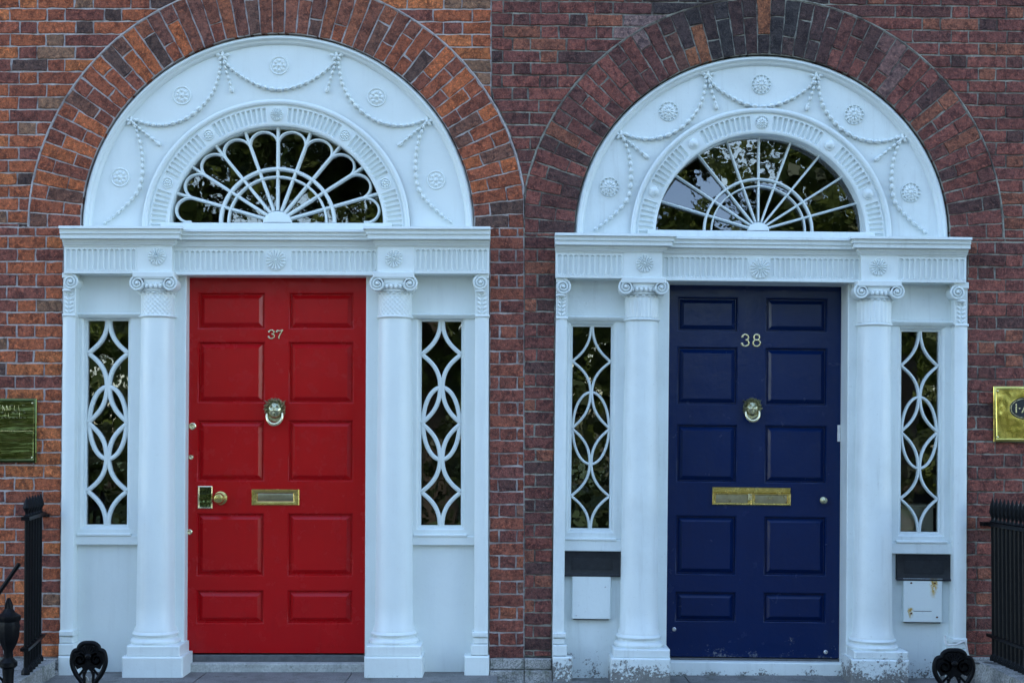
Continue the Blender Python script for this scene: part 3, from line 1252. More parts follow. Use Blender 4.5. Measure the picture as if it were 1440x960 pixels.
    cxm = d['fan_c'][0]
    zm = [p(cxm, q, -.03)[1] for q in d['mid']]
    mb = MB()
    pr = [(.087, zm[0]), (.088, zm[1]), (.076, zm[1] + .002), (.073, zm[2] + .003), (.076, zm[2]), (.066, zm[2] + .001), (.066, zm[3] + .002), (.064, zm[3]),
          (.042, zm[3] + .005), (.040, lerp(zm[3], zm[4], .35)), (.034, lerp(zm[3], zm[4], .5)), (.031, lerp(zm[3], zm[4], .78)), (.024, lerp(zm[3], zm[4], .8)), (.022, zm[4])]
    moulding(mb, xa - .05, xb + .05, pr, .05, .0)
    mb.build('cornice', wm, D)
    mb = MB()
    mb.box(xa - .02, xb + .02, -.012, d['door_y'] + .02, zm[5], zm[4] + .002)
    rmx = p(*d['mid_ros'], -.02)
    frieze(mb, xa, xb, zm[5] + .006, zm[4], -.020, d['fl_pitch'], clear=((rmx[0] - .072, rmx[0] + .072),))
    mb.box(xa, xb, -.026, -.012, zm[5] - .003, zm[5] + .010, .002)
    fr = mb.build('frieze', wm, D)
    mb = MB()
    rosette(mb, *rmx, -.020, 15 * s, d['mid_style'])
    mb.build('rosette', wm, fr)

    # columns
    base_z = d['base_z']
    for c in d['cols']:
        yc = 0.028
        ccx = p(c['x'], 450, -.05)[0]
        rt, rb = c['rt'] * s * .985, c['rb'] * s * .985
        z = {k: p(c['x'], c[k], -.08)[1] for k in ('cap', 'volc', 'neck0', 'astr', 'base', 'plinth', 'block')}
        mb = MB()
        prof = []
        zlo, zhi = z['base'], z['astr'] - .012
        for i in range(13):
            t = i / 12
            prof.append((rb + (rt - rb) * (t ** 1.35), lerp(zlo, zhi, t)))
        prof = [(rb + .012, zlo - .002), (rb + .012, zlo + .012), (rb + .002, zlo + .03)] + prof[1:]
        mb.lathe(prof, ccx, yc, 48)
        col_o = mb.build('column', wm, D)
        # capital
        mb = MB()
        za = z['astr']
        mb.lathe([(rt, za - .014), (rt + .007, za - .013), (rt + .012, za - .008), (rt + .012, za - .003), (rt + .007, za + .002), (rt - .001, za + .003)], ccx, yc, 48)
        zn = z['neck0']
        if old:
            dsp = lambda q, zz: 0.0055 * abs(sin(11 * q)) ** .7 * min(1, (zn - zz) / .03) * (1 if zz > za + .004 else 0) - 0.001
        else:
            dsp = lambda q, zz: 0.0032 * max(0, sin(22 * q + 230 * zz)) + 0.0026 * max(0, sin(22 * q - 230 * zz))
        nn = 26
        mb.lathe([(rt - .001, lerp(za + .003, zn, i / nn)) for i in range(nn + 1)], ccx, yc, 144, disp=dsp)
        zv = z['volc']
        mb.lathe([(rt, zn - .004), (rt + .010, zn), (rt + .013, zn + .006), (rt + .010, zn + .011), (rt + .014, zn + .016), (rt + .024, zn + .032), (rt + .026, zn + .042), (rt + .01, zn + .05)], ccx, yc, 40)
        for k in range(14):                                # egg and dart
            q = pi + pi * (k + .5) / 14
            mb.ball((ccx + (rt + .020) * cos(q), yc + (rt + .020) * sin(q), zn + .028), (.014, .011, .010), (0, 1), 8, 5)
        for k in range(9):                                 # leaf tips hanging below the scrolls
            q = pi + pi * (k + .5) / 9
            mb.ball((ccx + (rt + .004) * cos(q), yc + (rt + .004) * sin(q), zn - .008), (.013, .008, .006), (1, 0), 8, 5)
        Rv = d['vol_r'] * s
        off = c['vol_off'] * s
        for sg in (-1, 1):
            volute(mb, ccx + sg * off, zv, Rv, yc - rt - .020, sg)
        zc_ = z['cap']
        mb.box(ccx - off, ccx + off, yc - rt - .014, yc + .08, zv + Rv * .05, zc_, .004)
        mb.box(ccx - off - Rv * .6, ccx + off + Rv * .6, yc - rt - .028, yc + .08, zc_ - .014, zc_ + .02, .004)
        mb.tube([(ccx - off, yc - rt - .018, zv + Rv * .80), (ccx + off, yc - rt - .018, zv + Rv * .80)], .008, 8)
        mb.build('capital', wm, col_o)
        # base and plinth
        mb = MB()
        zb_, zp_ = z['base'], z['plinth']
        hb = zb_ - zp_
        bp = [(rb + .012, zb_), (rb + .020, zb_ - hb * .10), (rb + .024, zb_ - hb * .2), (rb + .020, zb_ - hb * .32), (rb + .010, zb_ - hb * .36), (rb + .012, zb_ - hb * .52),
              (rb + .026, zb_ - hb * .60), (rb + .034, zb_ - hb * .76), (rb + .034, zb_ - hb * .88), (rb + .028, zp_ - .001)]
        mb.lathe(bp, ccx, yc, 48)
        xl, xr = p(c['pl'][0], 935, -.14)[0], p(c['pl'][1], 935, -.14)[0]
        zk = z['block']
        ul, ur = p(c['pu'][0], 915, -.12)[0], p(c['pu'][1], 915, -.12)[0]
        mb.box(ul, ur, -.125, .1, zk, zp_, .006)
        mb.build('base', bm_, col_o)
        mb = MB()
        mb.box(xl, xr, -.142, .1, base_z - .02, zk + .001, .008)
        mb.build('plinth', bm_, col_o)

    # outer pilasters, cut by the brickwork
    for c in d['pils']:
        xo, xi = p(c['x'][0], 600, -.02)[0], p(c['x'][1], 600, -.02)[0]
        x0, x1 = min(xo, xi), max(xo, xi)
        sg = 1 if c['side'] == 0 else -1                    # towards the door
        zt, za, zb_, zk = [p(c['x'][1], q, -.03)[1] for q in (c['cap'], c['astr'], c['base'], c['block'])]
        mb = MB()
        mb.box(x0, x1, -.018, .1, zk - .01, zt, .003)
        r = (x1 - x0)
        nu = 8
        mb.grid(nu, 1, lambda u, v: (lerp(x0 + .001, x1 - .001, u), -.018 - .018 * sin(pi * (0.12 + .76 * u)) + .006, lerp(zb_, za - .012, v)))
        po = mb.build('pilaster', wm, D)
        mb = MB()
        mb.box(x0 - .0, x1 + .004, -.034, .05, za - .012, za + .003, .004)
        for i in range(5):
            for j in range(2):
                mb.ball((lerp(x0, x1, .3 + .4 * j), -.020, lerp(za + .02, zt - .12, i / 4)), (.014, .010, .008), (1, 1 if j else -1), 8, 5)
        Rv = d['vol_r'] * s
        vx = p(c['vol'][0], c['vol'][1], -.05)
        volute(mb, vx[0], vx[1], Rv, -.048, sg)
        xa_ = x0 if sg > 0 else x1
        mb.box(xa_, vx[0] + sg * Rv * .5, -.044, .05, vx[1] + Rv * .55, zt + .004, .004)
        mb.ball((lerp(x0, x1, .4), -.036, vx[1] - Rv * 1.15), (.030, .014, .010), (1, 0), 10, 6)
        mb.build('capital', wm, po)
        mb = MB()
        b0, b1 = p(c['pb'][0], 930, -.05)[0], p(c['pb'][1], 930, -.05)[0]
        bi = b1 if sg > 0 else b0
        hh = zb_ - zk
        for (f0, f1, pj) in ((0, .22, .012), (.25, .5, .004), (.52, .98, .018)):
            xx0, xx1 = (x0, x1 + pj) if sg > 0 else (x0 - pj, x1)
            mb.box(xx0, xx1, -.030 - pj, .1, zb_ - hh * f1, zb_ - hh * f0, .005)
        mb.box(b0, b1, -.060, .1, base_z - .02, zk, .008)
        mb.build('base', bm_, po)

    # between pilaster and column: upper panel, sidelight, rail, apron panel
    for k in (0, 1):
        q = d['side'][k]
        xl, xr = p(q['x'][0], 600, .05)[0], p(q['x'][1], 600, .05)[0]
        if k == 0:
            x0, x1 = xl - .02, p(d['cols'][0]['x'], 600, .03)[0]
        else:
            x0, x1 = p(d['cols'][1]['x'], 600, .03)[0], xr + .02
        zt, za = p(q['x'][0], q['top'], .05)[1], p(q['x'][0], q['astr'], .05)[1]
        mb = MB()
        mb.box(x0, x1, .060, .1, za, zt + .05)
        mb.build('upper_panel', wm, D)
        mb = MB()
        moulding(mb, x0, x1, [(-.030, za + .008), (-.022, za + .006), (-.016, za), (-.018, za - .006), (-.028, za - .014), (-.034, za - .02)], .1, 9)
        mb.build('transom', wm, D)
        gx0, gx1 = p(q['g'][0], 600, .09)[0], p(q['g'][1], 600, .09)[0]
        gz1, gz0 = p(q['g'][0], q['g'][2], .09)[1], p(q['g'][0], q['g'][3], .09)[1]
        zs0 = p(q['x'][0], q['sill'][0], .045)[1]
        zs1 = p(q['x'][0], q['sill'][1], .045)[1]
        fw = 6 * s
        mb = MB()
        o = (x0, x1, zs0, za - .010)
        i_ = (gx0 - fw, gx1 + fw, gz0 - fw, gz1 + fw)
        ring_rect(mb, o, i_, [(0, .1), (0, .046), (1, .046), (1, .052)])
        ring_rect(mb, i_, (gx0, gx1, gz0, gz1), [(0, .052), (.25, .056), (.5, .066), (.6, .080), (1, .084), (1, .12)])
        sl = mb.build('sidelight', wm, D)
        pane([(gx0 - .002, gz0 - .002), (gx1 + .002, gz0 - .002), (gx1 + .002, gz1 + .002), (gx0 - .002, gz1 + .002)], .102, sl, rng, d['side_tilt'][k])
        # tracery
        gm, hw = (gx0 + gx1) / 2, (gx1 - gx0) / 2
        nodes = [p(q['g'][0], yy, .09)[1] for yy in q['nodes']]     # centre and side nodes from top to bottom
        tw = d['trace']
        for i in range(len(nodes) - 1):
            za_, zb2 = nodes[i], nodes[i + 1]
            for sg in (-1, 1):
                if i % 2 == 0:      # centre -> side
                    a, b = (gm + sg * tw * .28, za_), (gm + sg * hw, zb2)
                    P = bez3(a, (a[0], lerp(za_, zb2, .54)), (gm + sg * hw * .52, lerp(za_, zb2, .78)), b, 12)
                else:
                    a, b = (gm + sg * hw, za_), (gm + sg * tw * .28, zb2)
                    P = bez3(a, (gm + sg * hw * .52, lerp(za_, zb2, .22)), (b[0], lerp(za_, zb2, .46)), b, 12)
                mb = MB()
                mb.bar(P, tw, .080, .106)
                mb.build('tracery', wm, sl)
        ez0, ez1 = p(q['g'][0], q['ell'][0], .09)[1], p(q['g'][0], q['ell'][1], .09)[1]
        mb = MB()
        mb.bar([(gm + (hw - tw * .4) * cos(2 * pi * t / 48), (ez0 + ez1) / 2 + (ez0 - ez1) / 2 * sin(2 * pi * t / 48)) for t in range(48)], tw, .0815, .107, closed=True)
        mb.build('tracery_oval', wm, sl)
        # rail below the sidelight, then the apron panel
        mb = MB()
        mb.box(x0, x1, .030, .1, zs1, zs0, .004)
        mb.box(gx0 - fw * 1.6, gx1 + fw * 1.6, .022, .06, zs0 - .004, zs0 + .012, .004)
        mb.build('rail', wm, D)
        mb = MB()
        mb.box(x0, x1, .062, .1, base_z - .02, zs1)
        mb.build('apron_panel', d['mat_apron'], D)

    # door lining and threshold
    jl, jr = d['jamb']
    dy = d['door_y']
    zt = p(jl, d['mid'][5], 0)[1] + .03
    xjl, xjr = p(jl, 640, .045)[0], p(jr, 640, .045)[0]
    mb = MB()
    mb.box(p(d['cols'][0]['x'], 600, .03)[0], xjl, .045, dy + .10, base_z - .02, zt, .004)
    mb.build('door_jamb', wm, D)
    mb = MB()
    mb.box(xjr, p(d['cols'][1]['x'], 600, .03)[0], .045, dy + .10, base_z - .02, zt, .004)
    mb.build('door_jamb', d.get('mat_jamb', wm), D)
    z1 = p((jl + jr) / 2, d['thr'], dy)[1]
    mb = MB()
    mb.box(xjl - .0, xjr + .0, dy - .075, dy + .1, base_z - .02, z1, .006)
    mb.build('threshold', d['mat_thr'], D)
    zw = p((jl + jr) / 2, d['bar_top'], dy)[1]
    mb = MB()
    mb.box(xjl, xjr, dy - .012, dy + .1, z1 - .002, zw, .004)
    mb.build('weather_bar', 'bar_grey', D)
    return D


def pane(P, y, parent, rng, tilt):
    cxm = sum(a for a, _ in P) / len(P)
    czm = sum(b for _, b in P) / len(P)
    if callable(tilt):
        ax, az = tilt(cxm, czm, rng)
    else:
        ax, az = rng.gauss(0, tilt), rng.gauss(0, tilt)
    n = len(P)
    yy = [y + ax * (x - cxm) + az * (z - czm) for x, z in P]
    vs = [(x, q, z) for (x, z), q in zip(P, yy)]
    mb = MB()
    mb.add(vs, [tuple(range(n))])
    return mb.build('pane', 'glass', parent, smooth=False)


D37 = dict(num=37, mat='white', mat_base='white_base', mat_apron='white', mat_thr='sill', base_z=0.0,
           arch_o=(190, 184), arch_i=(152.5, 147), n_flutes=74, med=(0.305, 0.13), med_style=('daisy', 'ring'), ros='ring', bead=(.0105, .0150),
           fan_c=(388, 313.5), fan_r=(149, 140), hub=20, bar=.019, fan_arcs=((80, 76), (69, 64.5)), arc_w=(.022, .015), petals=True, pane_tilt=.010,
           mid_top=325, arch_cx=388.5, fan_y=.095,
           ent=(dict(out=90, **{'in': 242}, blk=193, y=(319, 322.5, 329, 336, 345, 383), ros=(220.5, 361)),
                dict(out=688, **{'in': 531}, blk=582, y=(320, 323.5, 330, 337, 346, 383.5), ros=(554, 364))),
           mid=(324.5, 328, 333, 338.5, 349, 386), mid_ros=(388, 366), mid_style='daisy', fl_pitch=.0310,
           cols=(dict(x=217.5, rt=23.6, rb=27, cap=387, volc=398.5, neck0=409, astr=442, base=889, plinth=906, block=921,
                      pl=(171, 257), pu=(178, 253), vol_off=22.5),
                 dict(x=554, rt=23.6, rb=27, cap=387.5, volc=399, neck0=409.5, astr=443, base=889, plinth=906, block=921,
                      pl=(512, 594), pu=(515, 592), vol_off=22.5)),
           vol_r=10.3,
           pils=(dict(side=0, x=(87, 104.5), cap=385, astr=442, base=886, block=921, vol=(98.5, 396), pb=(82, 112)),
                 dict(side=1, x=(687, 667.5), cap=385.5, astr=443, base=888, block=921, vol=(676, 397), pb=(653, 688))),
           side=(dict(x=(103, 192), top=384, astr=442, g=(123, 180, 451, 737), sill=(752, 765.5), nodes=(450, 496.5, 543, 594, 643, 690, 738), ell=(543.5, 645)),
                 dict(x=(578, 669), top=384, astr=443, g=(592.5, 648.5, 452, 738), sill=(753, 766), nodes=(451, 498, 544.5, 595, 644.5, 691.5, 739), ell=(544.5, 646))),
           trace=.0250, side_tilt=(.004, .006), jamb=(260.5, 514), door_y=0.125, thr=929.5, bar_top=920)


def tilt38(x, z, rng):
    fx, fz = H38.p(1067, 325, .14)
    r = hypot(x - fx, z - fz)
    up = .068 if (x < fx - .30 and z < fz + .33) or r < .30 else -.012      # tilt added so that these panes mirror the sky
    return (rng.gauss(0, .018), up + rng.gauss(0, .012))


D38 = dict(num=38, mat='white38', mat_base='white_worn', mat_apron='white38', mat_thr='white_base', base_z=-0.035,
           arch_o=(185, 183), arch_i=(149.5, 147), n_flutes=70, med=(0.30, 0.125), med_style=('pierced', 'dome'), ros='pierced', bead=(.0115, .0165),
           fan_c=(1067, 325), fan_r=(147, 141), hub=15, bar=.0130, fan_arcs=((76, 73), (66, 63)), arc_w=(.015, .009), petals=False, pane_tilt=tilt38,
           mid_top=337, arch_cx=1070, fan_y=.14,
           ent=(dict(out=781.5, **{'in': 931}, blk=877, y=(328.5, 332, 338, 344.5, 353, 389), ros=(906.5, 371)),
                dict(out=1359, **{'in': 1211}, blk=1262, y=(335, 338.5, 344, 350.5, 359.5, 396.5), ros=(1235, 376))),
           mid=(335.5, 339, 345, 350.5, 359, 395), mid_ros=(1068.5, 378), mid_style='daisy', fl_pitch=.0310,
           cols=(dict(x=904, rt=23.2, rb=27, cap=395, volc=404, neck0=413.5, astr=447, base=893, plinth=911, block=923,
                      pl=(859, 943), pu=(863, 942), vol_off=24.5),
                 dict(x=1234, rt=23.2, rb=27.5, cap=399.5, volc=410, neck0=419, astr=454, base=899, plinth=914, block=925,
                      pl=(1197, 1279), pu=(1201, 1277), vol_off=24.5)),
           vol_r=10.3,
           pils=(dict(side=0, x=(780, 796), cap=391, astr=446, base=889, block=922, vol=(792, 403), pb=(777, 805)),
                 dict(side=1, x=(1360, 1342), cap=398, astr=456, base=897, block=926, vol=(1347.5, 411), pb=(1331, 1361))),
           side=(dict(x=(794, 878), top=391, astr=446, g=(804, 858, 459, 742), sill=(758, 774), nodes=(458, 508, 552, 602, 650, 697, 743), ell=(551, 652)),
                 dict(x=(1258, 1343), top=398, astr=453, g=(1266.5, 1319, 466, 747), sill=(762, 778), nodes=(465, 514, 559, 607, 657, 701, 748), ell=(558, 658))),
           trace=.0155, side_tilt=(.004, .006), jamb=(939.5, 1191.5), door_y=0.215, thr=928, bar_top=925.2)

DC37 = doorcase(H37, AR37, D37, 'white doorcase with petal fanlight and ionic columns around the red door', random.Random(11))
DC38 = doorcase(H38, AR38, D38, 'white doorcase with plain spoked fanlight and flaking plinths around the blue door', random.Random(12))


# ------------------------------------------------------------------ doors
def panel_prof(y, sink=.013, rise=.011):
    return [(0, y), (.001, y + .004), (.006, y + .006), (.009, y + sink * .75), (.011, y + sink), (.016, y + sink), (.0165, y + sink - .003),
            (.038, y + sink - rise), (.039, y + sink - rise - .0015), (.041, y + sink - rise - .0015)]


def stroke(mb, pts, r, y):
    mb.tube([(x, y, z) for x, z in pts], r, 8, flat=.7)


def digit(mb, ch, x, z, w, h, r, y):
    X = lambda a: x + a * w
    Z = lambda b: z + b * h
    arc = lambda cx, cz, rx, rz, a0, a1, n=14: [(X(cx + rx * cos(radians(lerp(a0, a1, i / n)))), Z(cz + rz * sin(radians(lerp(a0, a1, i / n))))) for i in range(n + 1)]
    if ch == '3':
        stroke(mb, arc(.5, .74, .42, .25, 160, -80) , r, y)
        stroke(mb, arc(.5, .27, .48, .27, 90, -160), r, y)
        mb.ball((X(.10), y, Z(.80)), (r * 1.6, r, r * 1.6))
        mb.ball((X(.06), y, Z(.20)), (r * 1.6, r, r * 1.6))
    elif ch == '7':
        stroke(mb, smooth_path([(X(.02), Z(.80)), (X(.12), Z(.97)), (X(.5), Z(.88)), (X(.98), Z(1.0)), (X(.7), Z(.62)), (X(.45), Z(.3)), (X(.38), Z(0))], 5), r, y)
        mb.ball((X(.03), y, Z(.80)), (r * 1.6, r, r * 1.6))
    elif ch == '8':
        stroke(mb, arc(.5, .75, .38, .24, 0, 360, 24), r, y)
        stroke(mb, arc(.5, .26, .47, .27, 0, 360, 24), r, y)


def knocker(H, T, px, py, y, size, mat, ring_mat):
    """mask with curling hair and a ring hanging from its jaw"""
    x, z = H.p(px, py, y)
    s = size
    mb = MB()
    nu, nv = 26, 32

    def face(u, v):
        a, b = 2 * u - 1, 2 * v - 1
        r2 = min(1.0, a * a + b * b)
        k = sqrt(max(0.0, 1 - r2))
        # square grid to disc
        xx, zz = a * sqrt(1 - b * b / 2), b * sqrt(1 - a * a / 2)
        r2 = min(1.0, xx * xx + zz * zz)
        h = sqrt(1 - r2) * .036
        h += .011 * math.exp(-(xx / .13) ** 2 - ((zz - .02) / .26) ** 2)                # nose
        for e in (-.36, .36):
            h -= .009 * math.exp(-((xx - e) / .16) ** 2 - ((zz - .22) / .10) ** 2)       # eye sockets
            h += .004 * math.exp(-((xx - e) / .09) ** 2 - ((zz - .21) / .05) ** 2)
            h += .005 * math.exp(-((xx - e) / .2) ** 2 - ((zz - .40) / .07) ** 2)        # brows
            h += .004 * math.exp(-((xx - e) / .16) ** 2 - ((zz + .10) / .14) ** 2)       # cheeks
        h += .005 * math.exp(-(xx / .20) ** 2 - ((zz + .36) / .045) ** 2)                # lips
        h += .004 * math.exp(-(xx / .17) ** 2 - ((zz + .50) / .045) ** 2)
        h -= .005 * math.exp(-(xx / .22) ** 2 - ((zz + .43) / .03) ** 2)
        h += .006 * math.exp(-(xx / .2) ** 2 - ((zz + .75) / .12) ** 2)                  # chin
        return (x + xx * .30 * s, y - .018 - h * s / .17 * 1.0, z + .02 * s + zz * .34 * s)
    mb.grid(nu, nv, face)
    rng = random.Random(int(px))
    for k in range(26):                                     # hair curls and small wings
        q = radians(lerp(-25, 205, k / 25))
        rr = (.36 if k % 2 else .43) * s
        mb.ball((x + rr * cos(q) * .92, y - .016 - .012 * (k % 3), z + .05 * s + rr * sin(q) * .95), (.068 * s, .016, .045 * s), (cos(q + .9), sin(q + .9)), 8, 6)
    for sg in (-1, 1):
        for k in range(2):
            mb.ball((x + sg * (.30 + .06 * k) * s, y - .014, z + (.30 + .05 * k) * s), (.10 * s, .010, .030 * s), (sg, .5 + .2 * k), 8, 5)
        for k in range(3):
            mb.ball((x + sg * (.33 - .02 * k) * s, y - .02, z + (-.10 - .09 * k) * s), (.05 * s, .015, .04 * s), (0, 1), 8, 5)
    n = 24
    back = [(x + .40 * s * cos(2 * pi * i / n), z + .02 * s + .46 * s * sin(2 * pi * i / n)) for i in range(n)]
    mb.prism(back, y - .012, y + .003)
    ko = mb.build('knocker', mat, T)
    mb = MB()
    P, R = [], []
    for i in range(25):
        q = radians(lerp(165, 375, i / 24))
        P.append((x + .31 * s * cos(q), y - .030 - .012 * sin(pi * i / 24), z - .20 * s + .36 * s * sin(q)))
        R.append((.045 + .035 * sin(pi * i / 24)) * s)
    mb.tube(P, R, 10)
    mb.build('knocker_ring', ring_mat, ko)


def door(H, d, label):
    T = thing('door', label, 'door', house=H)
    p = H.p
    y = d['y']
    mat = d['mat']
    x0, x1 = p(d['x'][0], 640, y)[0], p(d['x'][1], 640, y)[0]
    xm = (d['x'][0] + d['x'][1]) / 2
    Z = lambda q: p(xm, q, y)[1]
    z1, z0 = Z(d['z'][0]), Z(d['z'][1])
    cols = [(p(a, 640, y)[0], p(b, 640, y)[0]) for a, b in d['cols']]
    rows = [(Z(b), Z(a)) for a, b in d['rows']]             # (low, high)
    rows.sort()
    # framing: stiles run through, rails and the middle muntins fill between
    mb = MB()
    mb.box(x0, cols[0][0], y, y + .05, z0, z1)
    mb.box(cols[1][1], x1, y, y + .05, z0, z1)
    edges = [z0] + [q for r in rows for q in r] + [z1]
    for a, b in zip(edges[0::2], edges[1::2]):
        mb.box(cols[0][0], cols[1][1], y, y + .05, a, b)
    for a, b in rows:
        mb.box(cols[0][1], cols[1][0], y, y + .05, a, b)
    mb.box(x0, x1, y + .03, y + .05, z0, z1)
    mb.build('frame', mat, T, smooth=False)
    for a, b in rows:
        for c0, c1 in cols:
            mb = MB()
            mb.rects((c0, c1, a, b), panel_prof(y, d['sink'], d['sink'] * .8))
            mb.build('panel', mat, T)
    return T, Z


DOOR37 = dict(x=(263.5, 517.5), z=(384, 917.5), y=.125, mat='red', cols=((277, 372), (405, 497)), sink=.019,
              rows=((411, 463), (480, 567), (590, 677), (721, 810), (829, 877)))
T37, Z37 = door(H37, DOOR37, 'red panelled front door with brass numerals 37 and a mask knocker')
DOOR38 = dict(x=(933.5, 1182.3), z=(397, 923.5), y=.215, mat='blue', cols=((951, 1036.5), (1075, 1163)), sink=.021,
              rows=((418, 467), (488, 570), (597, 679), (725, 809), (832, 875)))
T38, Z38 = door(H38, DOOR38, 'navy blue panelled front door with pale numerals 38 and wide brass letter plate')


def hardware37():
    p, y = H37.p, .125
    knocker(H37, T37, 387.5, 577, y, .150, 'brass_old', 'brass_light')
    s = S(y)
    for ch, px in (('3', 377.5), ('7', 389)):
        mb = MB()
        x, z = p(px, 476, y)
        digit(mb, ch, x, z, 8.6 * s, 12 * s, .0042, y - .003)
        mb.build('numeral', 'brass_light', T37)
    # letter plate
    xa, za = p(354, 710, y)
    xb, zb = p(421, 687.5, y)
    mb = MB()
    ring_rect(mb, (xa, xb, za, zb), (xa + 8 * s, xb - 8 * s, za + 5.5 * s, zb - 5.5 * s), [(0, y + .002), (0, y - .006), (.12, y - .009), (.8, y - .008), (1, y - .004), (1, y + .002)])
    lp = mb.build('letter_plate', 'brass', T37)
    mb = MB()
    mb.rects((xa + 8 * s, xb - 8 * s, za + 5.5 * s, zb - 5.5 * s), [(0, y + .001), (.004, y - .002), (.010, y - .003)])
    mb.build('flap', 'brass_flap', lp)
    # latch cover and knob
    xa, za = p(278.5, 714.5, y)
    xb, zb = p(299, 683, y)
    mb = MB()
    ring_rect(mb, (xa, xb, za, zb), (xa + 2.2 * s, xb - 2.2 * s, za + 2.2 * s, zb - 2.2 * s), [(0, y + .002), (0, y - .006), (.5, y - .009), (1, y - .004)])
    lk = mb.build('lock_plate', 'brass_light', T37)
    mb = MB()
    mb.rects((xa + 2.2 * s, xb - 2.2 * s, za + 2.2 * s, zb - 2.2 * s), [(0, y - .004), (.002, y - .003)])
    for j in range(3):
        for i in range(-1, 2):
            mb.tube([((xa + xb) / 2 + i * 4.4 * s - 2 * s, y - .004, lerp(za, zb, .2 + .3 * j) - 3 * s), ((xa + xb) / 2 + i * 4.4 * s, y - .005, lerp(za, zb, .2 + .3 * j) + 3 * s),
                     ((xa + xb) / 2 + i * 4.4 * s + 2 * s, y - .004, lerp(za, zb, .2 + .3 * j) - 3 * s)], .0022, 6)
    mb.build('lock_face', 'brass_plate', lk)
    x, z = p(310.5, 700, y)
    mb = MB()
    knob_lathe(mb, x, z, y, [(.040, .002), (.040, -.006), (.030, -.010), (.018, -.016), (.018, -.028), (.030, -.036), (.034, -.050), (.026, -.062), (.012, -.066), (0, -.067)])
    mb.build('knob', 'brass', T37)
    for px, py, r in ((271, 599, .021), (269, 642.5, .014), (267, 747.5, .016)):
        x, z = p(px, py, y)
        mb = MB()
        knob_lathe(mb, x, z, y, [(r, .002), (r, -.006), (r * .75, -.010), (r * .5, -.009), (r * .45, -.003), (0, -.002)])
        mb.build('lock_cylinder', 'brass_light', T37)


def knob_lathe(mb, x, z, y, prof, n=24):
    """prof [(r, dy)] turned about an axis that leaves the door"""
    vs, fs = [], []
    for r, dy in prof:
        for k in range(n):
            q = 2 * pi * k / n
            vs.append((x + r * cos(q), y + dy, z + r * sin(q)))
    for i in range(len(prof) - 1):
        for k in range(n):
            l = (k + 1) % n
            fs.append((i * n + k, (i + 1) * n + k, (i + 1) * n + l, i * n + l))
    mb.add(vs, fs)


def hardware38():
    p, y = H38.p, .215
    knocker(H38, T38, 1057, 574.5, y, .132, 'brass_old', 'brass_light')
    s = S(y)
    for ch, px in (('3', 1042.5), ('8', 1058.5)):
        mb = MB()
        x, z = p(px, 486.5, y)
        digit(mb, ch, x, z, 10.6 * s, 16.5 * s, .0052, y - .003)
        mb.build('numeral', 'brass_light', T38)
    xa, za = p(1001.5, 709, y)
    xb, zb = p(1111.5, 685.5, y)
    zl = zb - 8 * s
    xm = (xa + xb) / 2
    mb = MB()
    mb.box(xa, xb, y - .012, y + .004, zl, zb, .004)
    for a, b in ((xa, xm), (xm, xb)):
        ring_rect(mb, (a, b, za, zl), (a + 5 * s, b - 5 * s, za + 2.8 * s, zl - 2.8 * s), [(0, y + .002), (0, y - .010), (.25, y - .013), (.75, y - .012), (1, y - .003)])
    lp = mb.build('letter_plate', 'brass', T38)
    for a, b in ((xa, xm), (xm, xb)):
        mb = MB()
        mb.rects((a + 5 * s, b - 5 * s, za + 2.8 * s, zl - 2.8 * s), [(0, y - .0025), (.004, y - .003)])
        mb.build('flap', 'brass_flap', lp)
    mb = MB()
    mb.box(xm - 5 * s, xm + .5 * s, y - .024, y, za + 7 * s, zl - 1 * s, .004)
    mb.build('pull', 'brass_light', lp)
    for px, py, r in ((1157.5, 703, .020),):
        x, z = p(px, py, y)
        mb = MB()
        knob_lathe(mb, x, z, y, [(r, .002), (r, -.006), (r * .5, -.010), (r * .5, -.02), (r * .85, -.026), (r * .9, -.034), (r * .5, -.042), (0, -.044)])
        mb.build('knob', 'brass_old', T38)
    for px, py in ((948, 884), (1161, 916)):
        x, z = p(px, py, y)
        mb = MB()
        knob_lathe(mb, x, z, y, [(.012, .002), (.012, -.006), (.007, -.010), (0, -.009)])
        mb.build('door_stud', 'steel', T38)
    # hinge knuckle and keep on the lining
    x, z = p(1178.5, 609, y)
    mb = MB()
    mb.box(x - .004, x + .014, y - .012, y + .01, z - .05, z + .05, .003)
    mb.build('hinge', 'cable', T38)


hardware37()
hardware38()


# ------------------------------------------------------------------ things fixed to the front
def wall_point(px, py, Y):
    x, z = W(px, py, Y)
    return x, z


def text_mesh(txt, size, depth):
    cu = bpy.data.curves.new('lettering', 'FONT')
    cu.body = txt
    cu.size = size
    cu.extrude = depth
    cu.align_x = 'LEFT'
    o = bpy.data.objects.new('lettering', cu)
    COL.objects.link(o)
    dg = bpy.context.evaluated_depsgraph_get()
    me = bpy.data.meshes.new_from_object(o.evaluated_get(dg))
    vs = [tuple(v.co) for v in me.vertices]
    fs = [tuple(f.vertices) for f in me.polygons]
    bpy.data.objects.remove(o)
    bpy.data.curves.remove(cu)
    bpy.data.meshes.remove(me)
    return vs, fs


def lettering(mb, txt, x, z, y, size, depth=.0012, align='l'):
    vs, fs = text_mesh(txt, size, depth)
    w = max(v[0] for v in vs) if vs else 0
    ox = x - (w if align == 'r' else (w / 2 if align == 'c' else 0))
    mb.add([(ox + a, y - c, z + b) for a, b, c in vs], fs)


